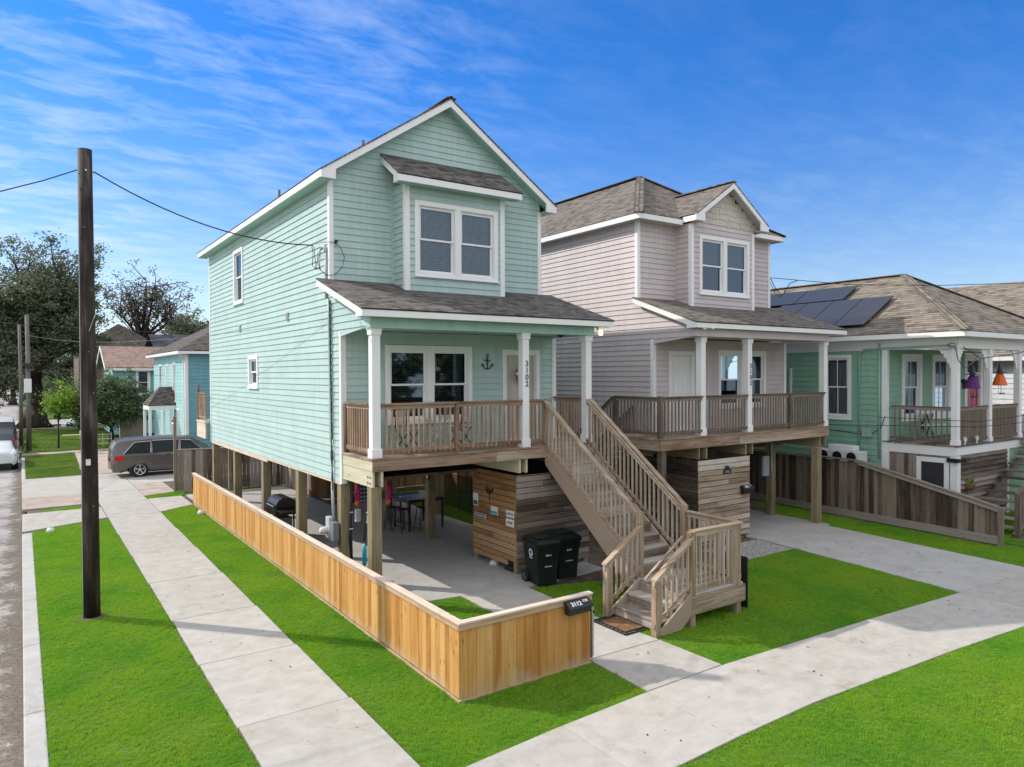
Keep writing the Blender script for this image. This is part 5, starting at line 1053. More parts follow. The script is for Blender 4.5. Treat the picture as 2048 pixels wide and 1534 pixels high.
for (a,b) in (((3.03,-6.5),(3.69,-6.5)),((3.69,-6.5),(3.69,-5.58)),((3.69,-5.58),(3.03,-5.58)),((3.03,-5.58),(3.03,-6.5)),((3.12,-6.39),(3.61,-6.39)),((3.61,-6.39),(3.61,-5.69)),((3.61,-5.69),(3.12,-5.69)),((3.12,-5.69),(3.12,-6.39))): s.bar((*a,.032),(*b,.032),.02,.016)
for k in range(8):
    for x in (3.075,3.65): s.tube([(x+.03*math.cos(t),-6.42+.108*k+.045*math.sin(t),.032) for t in [i*math.pi/4 for i in range(9)]],.007,4)
for k in range(5):
    for y in (-6.445,-5.635): s.tube([(3.14+.11*k+.045*math.cos(t),y+.03*math.sin(t),.032) for t in [i*math.pi/4 for i in range(9)]],.007,4)
s.build('mat_border','rubber',DM)
def mailbox(lab,x0,x1,y,z0,z1,txt,slope=True):
    Bx=thing('mailbox',lab,'mailbox',((x0+x1)/2,y,z0)); s=MB(); s.box(x0+.01,x1-.01,y-.13,y,z0,z1-.05); s.build('box','black',Bx,bevel=.008)
    s=MB(); s.prism([(x0,y,z1),(x0,y-.05,z1),(x0,y-.165,z1-.085),(x0,y-.165,z1-.115),(x0,y,z1-.04)],(x1-x0,0,0)); lo_=s.build('lid','black',Bx,bevel=.006)
    W_=V3((0,.115,.085)).normalized(); c=V3(((x0+x1)/2-.07,y-.110,z1-.038)); put_text('mailbox_number',txt[0],.105,c,(1,0,0),W_,'paperw',lo_,.003,bold=.003); put_text('mailbox_number',txt[1],.06,c+V3((.19,.02,.02)),(1,0,0),W_,'paperw',lo_,.003,bold=.002)
    return Bx
mailbox('black wall mailbox with white stick-on numbers on the corner fence',1.17,1.65,-7.05,.92,1.12,('3112','1/2R'))
mailbox('black mailbox with white numbers on the grey plank enclosure',11.02,11.47,-2.81,1.28,1.52,('102','½'))
PQ=thing('house_plaque','small black arched plaque on the grey plank enclosure','sign',(10.45,-2.82,2)); s=MB()
s.prism([(10.28,-2.80,1.90),(10.62,-2.80,1.90),(10.62,-2.80,2.02),(10.56,-2.80,2.03)]+[(10.45+.11*math.cos(a),-2.80,2.03+.10*math.sin(a)) for a in [i*math.pi/8 for i in range(1,8)]]+[(10.34,-2.80,2.03),(10.28,-2.80,2.02)],(0,-.012,0)); s.build('plate','black',PQ); put_text('plaque_text','3102',.085,(10.45,-2.817,1.96),(1,0,0),Zz,'pvc',PQ)
def plate(lab,y0,y1,z0,z1,base,txt,tm,size,extra=None):
    q=thing('sign',lab,'sign',(3.62,(y0+y1)/2,z0)); s=MB(); r=.02; s.box(3.612,3.622,y1,y0,z0,z1); s.build('plate',base,q,bevel=.004)
    if extra:
        s=MB(); s.box(3.608,3.611,y1+.02,y0-.02,z0+(z1-z0)*extra[0],z0+(z1-z0)*extra[1]); s.build('colour_band',extra[2],q)
    if txt: put_text('sign_text',txt,size,(3.606,(y0+y1)/2,(z0+z1)/2),(0,-1,0),Zz,tm,q,.003,bold=.001)
    return q
plate('tall pale blue and white sign at the back edge of the plank wall',-.31,-.55,1.40,1.72,'tin','',None,0,(.08,.4,'bluef')); plate('white licence plate with a blue lower half in the middle of the plank wall',-1.14,-1.45,1.30,1.50,'tin','',None,0,(.08,.42,'cyan'))
plate('long black street-name plate with white letters on the plank wall',-.38,-.90,1.11,1.235,'tin','LOS BANOS CA','paperw',.075,(.08,.92,'black'))
plate('cream licence plate with dark letters, upper of the two near the corner',-1.81,-2.14,1.34,1.50,'tin','CUP·33','num',.09); plate('white licence plate with blue digits, lower of the two near the corner',-1.80,-2.14,1.12,1.30,'tin','16·945','denim',.09)
# anchor and wreath
AN=thing('wall_anchor','black metal anchor ornament between window and door','ornament',(3.83,-.68,5.05))
s=MB(); cx=3.83; yy=-.685
s.cyl((cx,yy,4.87),(cx,yy,5.17),.012,8); s.tube([(cx+.03*math.sin(t),yy,5.205+.035*math.cos(t)) for t in [i*math.pi/6 for i in range(13)]],.008,6); s.cyl((cx-.10,yy,5.08),(cx+.10,yy,5.08),.01,6)
s.tube([(cx+.15*math.sin(t),yy,5.01-.15*math.cos(t)) for t in [R(-72+12*i) for i in range(13)]],.012,6)
for q in (-1,1): s.prism([(cx+q*.16,yy-.01,5.01),(cx+q*.10,yy-.01,4.965),(cx+q*.175,yy-.01,4.94)],(0,.02,0))
s.tube([(cx-.05,yy-.012,5.12),(cx+.05,yy-.02,5.04),(cx-.04,yy-.02,4.98),(cx-.06,yy-.012,5.06),(cx,yy-.02,5.14)],.006,5); s.build('anchor','black',AN)
WR=thing('door_wreath','round twig wreath with white shells hanging on the front door','wreath',(4.83,-.75,4.72))
s=MB(); 
for k in range(150):
    a=random.random()*6.28; r=.19+random.uniform(-.03,.03); b=a+random.uniform(.15,.4); r2_=.19+random.uniform(-.045,.045)
    s.tube([(4.84+r*math.cos(a),-.745+random.uniform(-.02,.0),4.72+r*math.sin(a)),(4.84+r2_*math.cos(b),-.76+random.uniform(-.02,.02),4.72+r2_*math.sin(b))],.005,3)
s.build('twig_ring','greydk',WR)
s=MB()
for k in range(34):
    a=random.uniform(1.6,4.8); r=random.uniform(.08,.19); s.lathe((4.84+r*math.cos(a),-.775,4.72+r*math.sin(a)),[(0,-.02),(.022,-.01),(.028,0),(.02,.015),(0,.02)],6,'y')
s.build('shells','tin',WR)
# patio set on the porch
PT=thing('patio_table','small round white bistro table with crossed legs on the porch','table',(2.0,-1.35,3.01))
s=MB(); s.lathe((2.0,-1.35,3.76),[(0,0),(.34,0),(.355,.01),(.355,.025),(0,.028)],24); s.build('tabletop','tin',PT)
for q in (-1,1):
    for yy in (-.16,.16):
        s=MB(); s.bar((2-.27*q,-1.35+yy,3.02),(2+.25*q,-1.35+yy*.8+.02*q,3.75),.03,.015); s.build('leg','tin',PT)
def fchair(lab,x,y,rz):
    F=thing('folding_chair',lab,'chair',(x,y,3.01),rz,'folding chairs at the porch table'); local(F); 
    for sx in (-.2,.2):
        s=MB(); s.tube([(sx,-.22,.0),(sx,.16,.5),(sx,.20,.93)],.013,6); s.build('frame_leg','black',F); s=MB(); s.tube([(sx*.9,.24,.0),(sx*.9,-.20,.46)],.013,6); s.build('frame_leg','black',F)
    s=MB(); 
    for k in range(6): s.box(-.19,.19,-.2+.065*k,-.15+.065*k,.455,.47)
    s.build('seat','deck',F); s=MB()
    for k in range(8): s.box(-.2,.2,.185,.2,.58+.043*k,.60+.043*k)
    for k in range(9): s.box(-.2+.047*k,-.18+.047*k,.18,.184,.57,.92)
    s.build('backrest','cap',F); return F
fchair('folding bistro chair left of the white porch table',1.28,-1.3,R(25)); fchair('folding bistro chair right of the white porch table',2.72,-1.25,R(-80))
# under the house
BT=thing('bar_table','dark metal high bar table under the aqua house','table',(4.2,4.0,0))
s=MB(); s.box(3.55,4.85,3.30,4.75,.95,.98); s.box(3.6,4.8,3.35,4.7,.88,.95); s.build('tabletop','black',BT,bevel=.01)
for x in (3.64,4.76):
    for y in (3.39,4.66): s=MB(); s.hexa([(x-.02,y-.02,0),(x+.02,y-.02,0),(x+.02,y+.02,0),(x-.02,y+.02,0),(x-.035,y-.035,.9),(x+.035,y-.035,.9),(x+.035,y+.035,.9),(x-.035,y+.035,.9)]); s.build('leg','black',BT)
def stool(lab,x,y,rz):
    S_=thing('bar_stool',lab,'stool',(x,y,0.02),rz,'dark metal stools around the bar table'); local(S_)
    s=MB(); s.box(-.16,.16,-.16,.16,.66,.69); s.build('seat','black',S_,bevel=.02)
    for a in (-1,1):
        for b in (-1,1): s=MB(); s.bar((a*.20,b*.20,0),(a*.13,b*.13,.66),.035,.02); s.build('leg','black',S_)
    s=MB()
    for a in (-1,1): s.bar((a*.18,-.18,.2),(a*.18,.18,.2),.02,.012); s.bar((-.165,a*.165,.3),(.165,a*.165,.3),.02,.012)
    s.build('footrest','black',S_); return S_
stool('dark metal stool at the left corner of the bar table',3.42,4.05,.1); stool('dark metal stool at the front of the bar table, nearest the camera',3.63,3.42,-.1) if 0 else stool('dark metal stool nearest the front pier',3.50,3.55,.2); stool('dark metal stool behind the pier with the clock',4.15,3.5,.0); stool('dark metal stool on the far side of the bar table',4.1,4.95,.3)
tag((lambda s:(s.lathe((3.62,3.9,.985),[(0,0),(.05,.0),(.07,.02),(.05,.04),(0,.05)],10),s.build('bowl','tin'))[1])(MB()),'small white dish on the dark bar table','dish')
TR=thing('serving_tray','wire framed tray standing on the dark bar table','tray',(4.2,4.5,.98)); s=MB(); s.tube([(3.85,4.6,.985),(3.85,4.6,1.15),(4.5,4.6,1.15),(4.5,4.6,.985)],.012,5); s.box(3.85,4.5,4.4,4.6,.985,1.0); s.build('tray_frame','greybox',TR)
CK=thing('wall_clock','round clock with white face and black rim on the pier','clock',(3.62,2.2,1.85)); s=MB(); s.lathe((3.66,2.22,1.86),[(0,0),(.13,0),(.13,-.05),(.11,-.06),(.11,-.03),(0,-.03)],24,'x'); s.build('clock_case','black',CK); s=MB(); s.lathe((3.63,2.22,1.86),[(0,0),(.108,0),(.108,-.006),(0,-.006)],24,'x'); cf=s.build('clock_face','tin',CK); s=MB(); s.bar((3.62,2.22,1.86),(3.62,2.22,1.94),.008,.004,(1,0,0)); s.bar((3.62,2.22,1.86),(3.62,2.16,1.87),.008,.004,(1,0,0)); s.build('clock_hands','black',cf)
OV=thing('metal_ornament','dark scrolled metal ornament on the front of the middle pier','ornament',(3.8,2.2,1.4)); s=MB()
for k in range(7):
    a=k*.9; s.tube([(3.80+.08*math.cos(a+t)*t,2.19,1.42+.10*math.sin(a+t)*t+.02*k) for t in (.2,.6,1.,1.3)],.010,4)
s.build('scrollwork','greybox',OV)
def floaty(lab,x,y,z,h): 
    Q=thing('pool_noodle_roll',lab,'pool float',(x,y,z)); s=MB(); s.tube([(x,y,z),(x,y,z-h*.2),(x,y,z-h*.75)],[.05,.075,.07],10); s.build('magenta_roll','magenta',Q,smooth=True); s=MB(); s.tube([(x,y,z-h*.7),(x-.01,y,z-h*.9),(x,y,z-h)],[.06,.07,.04],9); s.build('orange_end','orangef',Q,smooth=True); return Q
f_=floaty('magenta and orange rolled float hanging left of the front pier',1.03,1.0,2.06,.62); s=MB(); s.tube([(.98,.99,2.2),(.99,.98,1.95),(1.0,.98,1.8)],.035,7); s.build('orange_strap','orangef',f_)
floaty('magenta and orange rolled float hanging right of the front pier',1.88,1.0,1.95,.55)
TW=thing('beach_towel','blue patterned towel hanging under the house','towel',(1.19,1.05,2)); s=MB()
for k in range(6): s.face([(1.10+.04*k,1.05+.02*(k%2),1.50),(1.14+.04*k,1.05+.02*((k+1)%2),1.50),(1.14+.04*k,1.05+.02*((k+1)%2),2.2),(1.10+.04*k,1.05+.02*(k%2),2.2)])
s.build('cloth','bluef',TW); s=MB()
for i in range(3):
    for j in range(6): s.lathe((1.14+.08*i,1.03,1.56+.1*j),[(0,0),(.025,0),(.025,-.006),(0,-.006)],8,'y')
s.build('printed_rings','pvc',TW)
HB=thing('wall_unit','small white wall unit below the magenta roll','appliance',(1.04,1.05,1.2)); s=MB(); s.box(.98,1.11,1.0,1.08,1.05,1.36); s.build('case','tin',HB,bevel=.01); s=MB()
for k in range(4): s.box(1.0+.025*k,1.008+.025*k,.99,1.0,1.08,1.33)
s.build('grille','pvc',HB)
PD=thing('paddle_board_paddle','bright cyan bladed paddle leaning against the front pier','paddle',(.1,-1.6,0)); s=MB(); s.tube([(.10,-1.62,.55),(.105,-1.61,.72),(.11,-1.6,1.0),(.115,-1.6,1.14)],[.04,.052,.05,.02],8); s.build('blade','cyan',PD,smooth=True); s=MB(); s.tube([(.115,-1.6,1.14),(.13,-1.7,1.62),(.12,-1.8,1.80),(.16,-1.85,1.9)],.012,6); s.tube([(.10,-1.6,1.2),(.09,-1.68,1.6)],.010,6); s.build('shaft','black',PD); s=MB(); s.tube([(.16,-1.9,1.95),(.10,-1.8,1.75),(.11,-1.75,1.6)],.014,6); s.lathe((.1,-1.8,1.83),[(0,-.02),(.03,0),(0,.02)],8); s.build('grip','tin',PD)
GR=thing('barbecue_grill','black lidded barbecue grill behind the orange fence','grill',(.25,4.6,0))
s=MB(); s.prism([(-.06+.0,4.2,.98),(-.06,4.2,1.10),(.0,4.2,1.22),(.12,4.2,1.28),(.34,4.2,1.28),(.46,4.2,1.20),(.52,4.2,1.08),(.52,4.2,.98)],(0,.85,0)); s.build('lid','black',GR,bevel=.015)
s=MB(); s.box(-.08,.54,4.18,5.07,.80,.975); s.box(-.05,.5,3.75,4.17,.93,.96); s.box(-.05,.5,5.08,5.5,.93,.96); s.build('firebox','black',GR,bevel=.01)
s=MB(); s.cyl((-.10,4.3,1.05),(-.10,4.95,1.05),.015,6); s.build('lid_handle','steel',GR)
for x in (0,.45):
    for y in (4.25,5.0): s=MB(); s.box(x-.02,x+.02,y-.02,y+.02,.02,.8); s.build('leg','black',GR)
tag((lambda s:(s.box(.05,.42,4.3,4.9,.3,.7),s.build('gas_cabinet','greybox'))[1])(MB()),'grey cabinet panel beneath the barbecue grill','cabinet')
for lab,x,y in (('small pale cleanout cap in the verge grass near the driveway',-5.19,9.8),('small pale cleanout cap beside the far end of the orange fence',-.88,10.1)):
    P=thing('cleanout_cap',lab,'pipe cap',(x,y,0)); s=MB(); s.lathe((x,y,0),[(0,0),(.10,0),(.11,.05),(.10,.10),(.06,.14),(0,.14)],10); s.build('cap','pvc' if 0 else 'tin',P); s=MB(); s.box(x-.02,x+.02,y-.02,y+.02,.138,.17); s.build('plug','pvc',P)
# bag and tub poking out below the enclosure
tag((lambda s:(s.lathe((3.72,-1.12,.02),[(0,0),(.13,.0),(.12,.07),(.05,.12),(0,.12)],9),s.build('plastic_bag','tin',smooth=True))[1])(MB()),'crumpled white bag under the plank enclosure','bag')
tag((lambda s:(s.box(3.68,3.9,-1.95,-1.62,.02,.12),s.build('black_tub','blackp',bevel=.02))[1])(MB()),'low black tub under the plank enclosure','tub')
tag((lambda s:(s.box(6.12,6.16,-6.75,-6.1,-.02,1.02),s.build('leaning_screen','black'))[1])(MB()),'dark screen panel leaning behind the landing posts','screen')
# cottage porch bits
def witch(lab,x,y,z,m,hat):
    Q=thing('witch_decoration',lab,'decoration',(x,y,z),0,'witch decorations hanging on the cottage porch'); local(Q); s=MB(); s.lathe((0,0,0),[(.05,.30),(.10,.25),(.17,.05),(.22,-.12),(.2,-.14)],9); s.build('cape',m,Q)
    s=MB(); s.lathe((0,0,.29),[(.20,0),(.20,.02),(.09,.03),(.06,.14),(.0,.34)],10); s.build('hat','black',Q)
    for sx in (-.09,.09): s=MB(); s.tube([(sx,0,-.1),(sx*1.1,0,-.40),(sx*1.2,-.05,-.42),(sx*1.5,-.1,-.38)],[.012,.012,.025,.012],6); s.build('boot','black',Q)
    s=MB(); s.cyl((0,0,.6),(0,0,.85),.004,4); s.build('hanger','black',Q)
witch('purple caped witch decoration hanging from the cottage porch',19.05,-5.5,4.35,'purple',1); witch('orange caped witch decoration hanging between the right porch columns',21.05,-5.5,4.42,'orangef',1)
PB=thing('porch_bench','white bench with black crossed back on the cottage porch','bench',(19.6,-4.1,2.47)); s=MB(); s.box(19.2,20.3,-4.2,-3.8,2.9,2.95); s.box(19.2,20.3,-3.8,-3.76,3.3,3.4); s.build('seat','tin',PB)
for k in range(2): s=MB(); s.bar((19.25+.5*k,-3.78,2.55),(19.7+.5*k,-3.78,3.3),.03,.04); s.bar((19.7+.5*k,-3.78,2.55),(19.25+.5*k,-3.78,3.3),.03,.04); s.build('cross_brace','black',PB)
AC=thing('air_conditioner','white outdoor condenser unit behind the brown fence','air conditioner',(17.2,-2.4,1)); s=MB(); s.box(16.95,17.5,-2.95,-1.2,1.0,2.08); s.build('case','whiteside',AC,bevel=.02); s=MB(); s.box(17.05,17.45,-2.7,-1.8,2.09,2.26); s.build('top_cover','white',AC,bevel=.02)
for k in range(3): s=MB(); s.lathe((16.94,-2.7+.5*k,1.9),[(.16,0),(.17,-.01),(.16,-.02)],16,'x'); s.build('fan_ring','black',AC)
HP=thing('hanging_planter','half-round planter with a small plant on the louvred wall','planter',(18.3,-5.7,1.2)); s=MB(); s.lathe((18.35,-5.72,1.22),[(.05,-.16),(.14,-.08),(.17,.03),(.17,.05)],12); s.build('basket','coir',HP); s=MB()
for k in range(26): a=random.random()*6.28; s.face([(18.35,-5.72,1.25),(18.35+.15*math.cos(a),-5.72+.15*math.sin(a),1.4+random.random()*.12),(18.35+.13*math.cos(a+.2),-5.72+.13*math.sin(a+.2),1.36)])
s.build('leaves','lime',HP)
for k,(x,y) in enumerate(((18.15,-5.66),(18.95,-5.66))):
    Q=thing('skeleton_hand',['white skeleton hand climbing the cottage porch rail near the corner column','white skeleton arm on the cottage porch edge'][k],'decoration',(x,y,2.5)); s=MB()
    for j in range(5): s.tube([(x,y,2.5),(x-.08+.04*j,y-.03,2.62),(x-.10+.05*j,y-.01,2.74-.02*abs(j-2))],.011,5)
    s.cyl((x,y,2.48),(x+.03,y,2.52),.03,6); s.build('bones','tin',Q)
EB=thing('electrical_panel','grey panel box on the pier under the mauve house','electrical panel',(14.2,-1.2,1.6)); s=MB(); s.box(14.1,14.4,-1.36,-1.27,1.35,2.0); s.build('case','greybox' if 0 else 'pvc',EB,bevel=.01); s=MB(); s.cyl((14.46,-1.4,1.5),(14.46,-1.4,2.6),.02); s.build('conduit','pvc',EB)
# ---------------------------------------------------------------- vehicles
def car(name,label,cat,loc,rz,paint,st,wheels,wr=.33,tw=.21,win=(),rear=None,front=None,lights=None,extra=None,rim='chrome',hwl=.88):
    """st: (x, z_bottom, z_shoulder, z_roof, half width, half width at roof)"""
    C_=thing(name,label,cat,loc,rz); local(C_)
    prof=lambda s_: [(s_[4]*.80,s_[1]),(s_[4]*.97,s_[1]+.10),(s_[4],(s_[1]+s_[2])/2),(s_[4]*.985,s_[2]-.05),(s_[4]*.94,s_[2]+.0)]+([(s_[5]*1.0+(s_[4]*.94-s_[5])*.35,s_[2]+(s_[3]-s_[2])*.5),(s_[5],s_[3]-.07),(s_[5]*.86,s_[3]-.015),(0,s_[3])])
    # densify stations
    S=[]
    for a,b in zip(st,st[1:]):
        for k in range(3): t=k/3; S.append(tuple(a[i]+(b[i]-a[i])*t for i in range(6)))
    S.append(st[-1]); m=MB(); pts=[];F=[]
    n=len(prof(S[0])); 
    for q in S:
        p=prof(q); ring=[(q[0],y,z) for y,z in p]+[(q[0],-y,z) for y,z in p[-2::-1]]
        for (x,y,z) in ring:
            for wx in wheels:      # wheel arch: lift the sill over the wheels
                d=abs(x-wx)
                if d<wr*1.18 and z<.62: z=max(z,math.sqrt(max(0,(wr*1.18)**2-d*d))+wr*.72) if z<wr*1.9 else z
            pts.append((x,y,z))
    r=2*n-1
    for i in range(len(S)-1):
        for k in range(r-1): F.append((i*r+k,i*r+k+1,(i+1)*r+k+1,(i+1)*r+k))
    F.append(tuple(range(r))); F.append(tuple((len(S)-1)*r+k for k in range(r)))
    m.poly(pts,F); b=m.build('body',paint,C_,smooth=True)
    es=b.modifiers.new('e','EDGE_SPLIT'); es.split_angle=R(38)
    def at(x):
        for a,c_ in zip(st,st[1:]):
            if min(a[0],c_[0])<=x<=max(a[0],c_[0]): t=(x-a[0])/(c_[0]-a[0]+1e-9); return tuple(a[i]+(c_[i]-a[i])*t for i in range(6))
        return st[-1]
    for (xa,xb,za,zb,xc,xd) in win:   # side glass: bottom xa..xb at za, top xc..xd at zb (fractions of cabin height)
        for sg in (-1,1):
            g=MB(); P=[]
            for x,f in ((xa,za),(xb,za),(xd,zb),(xc,zb)):
                q=at(x); hw=q[4]*.94+(q[5]-q[4]*.94)*f; P.append((x,sg*(hw+.018),q[2]+(q[3]-.07-q[2])*f))
            g.prism(P,(0,-sg*.012,0)); w_=g.build('side_window','autoglass',C_)
            e=MB(); e.tube([P[0],P[3],P[2],P[1]],.012,4); e.build('window_trim','chrome' if extra else 'black',w_)
    for rr in (rear,front):
        if rr:
            g=MB(); g.prism(rr,(.0,0,.0) if 0 else (.012 if rr is rear else -.012,0,0)); g.build('rear_window' if rr is rear else 'windscreen','autoglass',C_)
    for wx in wheels:
        for sg in (-1,1):
            y=sg*(hwl-tw/2+.01); g=MB(); g.lathe((wx,y,wr),[(0,-tw/2),(wr*.7,-tw/2),(wr*.96,-tw/2),(wr,-tw*.3),(wr,tw*.3),(wr*.96,tw/2),(wr*.7,tw/2),(0,tw/2)],24,'y'); w_=g.build('wheel','rubber',C_)
            g=MB(); yo=y+sg*(tw/2+.004); g.tube([(wx+wr*.67*math.cos(t),yo,wr+wr*.67*math.sin(t)) for t in [i*math.pi/12 for i in range(25)]],.014,5)
            for k in range(5):
                a=k*2*math.pi/5+.3
                for da in (-.10,.10): g.bar((wx+.05*math.cos(a),yo,wr+.05*math.sin(a)),(wx+wr*.66*math.cos(a+da),yo,wr+wr*.66*math.sin(a+da)),.022,.016,(0,1,0))
            g.lathe((wx,yo,wr),[(0,-.012),(.06,-.012),(.06,.012),(0,.012)],12,'y'); g.build('rim',rim,w_)
            g=MB(); q_=sorted((-sg*(tw/2+.1),sg*(tw/2-.07))); g.lathe((wx,y,wr*1.0),[(0,q_[0]),(wr*1.17,q_[0]),(wr*1.17,q_[1]),(0,q_[1])],20,'y'); g.build('wheel_well','black',C_)
    for (nm,mt_,P,d) in (lights or []):
        for sg in (-1,1):
            g=MB(); g.prism([(x,sg*y,z) for x,y,z in P],(d[0],sg*d[1],d[2])); g.build(nm,mt_,C_)
    return C_
VX=-2.52
car('minivan','grey-brown minivan parked nose-in behind the fence, rear toward the street','minivan',(VX+2.57,22.15,.02),0,'van',
 [(-2.57,.42,.86,.98,.78,.66),(-2.52,.28,.98,1.34,.94,.74),(-2.36,.25,1.02,1.66,.99,.78),(-2.12,.23,1.03,1.75,1.0,.80),(-1.0,.20,1.04,1.80,1.0,.82),(.2,.20,1.04,1.80,1.0,.82),(.9,.2,1.03,1.74,1.0,.80),(1.62,.22,1.02,1.26,.98,.76),(1.7,.24,1.04,1.14,.97,.75),(2.3,.28,.92,.98,.92,.7),(2.56,.35,.7,.76,.78,.6)],
 [-1.42,1.58],wr=.345,win=[(-2.08,-.95,.10,.86,-1.62,-.95),(-.90,.25,.12,.90,-.90,.25),(.32,1.35,.12,.88,.32,.80)],rear=[(-2.54,-.66,1.08),(-2.54,.66,1.08),(-2.33,.62,1.62),(-2.33,-.62,1.62)],
 lights=[('tail_light','redlens',[(-2.50,.60,.80),(-2.50,.60,1.02),(-2.46,.90,1.04),(-2.47,.90,.80)],(-.03,.0,0)),('tail_light','redlens',[(-2.47,1.0,.80),(-2.42,1.0,1.03),(-2.02,1.0,1.03),(-2.15,1.0,.80)],(0,.012,0))],extra=True,hwl=.98)
s=MB(); v=[o for o in bpy.data.objects if o.name.startswith('minivan')][0]
s.box(-.3,-.12,-1.03,-1.0,1.0,1.03); s.box(-.9+.02,1.0,-1.005,-.995,.60,.605) if 0 else None; s.build('door_handle','chrome',v); s=MB(); s.box(-2.0,-.62,-1.012,-1.0,1.085,1.10); s.build('slide_rail','black',v); s=MB(); s.box(-2.60,-2.56,-.28,.28,.74,.88); s.build('licence_plate','black',v); s=MB(); s.bar((1.35,-1.05,1.15),(1.35,-1.2,1.2),.12,.16); s.build('door_mirror','van',v)
SED=[(-2.25,.40,.86,.90,.74,.55),(-2.15,.28,.95,.99,.84,.6),(-1.6,.25,.97,1.03,.87,.66),(-1.0,.22,.95,1.36,.88,.62),(-.3,.2,.93,1.42,.88,.62),(.4,.2,.92,1.38,.88,.62),(1.05,.22,.90,1.0,.87,.68),(1.9,.26,.80,.86,.84,.65),(2.25,.34,.62,.68,.74,.55)]
TL=lambda x,y0,y1,z0,z1:('tail_light','redlens',[(x,y0,z0),(x,y1,z0+.02),(x+.05,y1+.02,z1),(x,y0,z1-.02)],(-.03,0,0))
car('parked_car','white sedan parked at the kerb, nearest of the row of parked cars','car',(-6.92,30.9,-.12),R(90),'carwhite',SED,[-1.3,1.35],wr=.31,win=[(-1.25,.95,.1,.88,-.85,.4)],rear=[(-1.56,-.55,1.0),(-1.56,.55,1.0),(-1.05,.50,1.32),(-1.05,-.50,1.32)],lights=[TL(-2.2,.45,.80,.72,.88)],hwl=.88)
SUV=[(-2.2,.45,.95,1.05,.80,.6),(-2.15,.35,1.02,1.5,.88,.7),(-1.9,.3,1.03,1.72,.9,.72),(-.2,.3,1.02,1.75,.9,.72),(.5,.3,1.0,1.66,.9,.7),(1.05,.32,.98,1.1,.88,.7),(2.0,.35,.92,.98,.86,.7),(2.2,.42,.75,.8,.78,.6)]
RW=[(-2.17,-.62,1.08),(-2.17,.62,1.08),(-2.05,.58,1.58),(-2.05,-.58,1.58)]
car('parked_car','grey station wagon parked ahead of the white sedan','car',(-7.0,37.2,-.12),R(90),'cargrey',SUV,[-1.3,1.35],wr=.34,win=[(-1.85,.85,.1,.88,-1.8,.45)],rear=RW,lights=[TL(-2.18,.66,.86,.75,1.1)])
car('parked_car','dark car with a pale rear parked ahead of the grey wagon','car',(-7.0,43.5,-.12),R(90),'cardark',SUV,[-1.3,1.35],wr=.34,win=[(-1.85,.85,.1,.88,-1.8,.45)],rear=RW,lights=[TL(-2.18,.66,.86,.75,1.1)])
car('parked_car','silver topped car at the far end of the parked row','car',(-7.1,50.5,-.12),R(90),'carwhite',SUV,[-1.3,1.35],wr=.34,win=[(-1.85,.85,.1,.88,-1.8,.45)],rear=RW,lights=[TL(-2.18,.66,.86,.75,1.1)])
car('pickup_truck','white pickup truck parked on the dirt beside the big oak','pickup truck',(.3,55.3,0),R(180),'carwhite',[(-2.6,.6,1.1,1.12,.9,.8),(-.6,.5,1.1,1.12,.95,.8),(-.5,.45,1.12,1.75,.95,.72),(.6,.45,1.12,1.78,.95,.72),(1.2,.45,1.1,1.2,.95,.75),(2.4,.5,.98,1.02,.92,.75),(2.7,.6,.8,.85,.85,.7)],[-1.7,1.75],wr=.38,win=[(-.4,.95,.1,.88,-.35,.55)],hwl=.95)
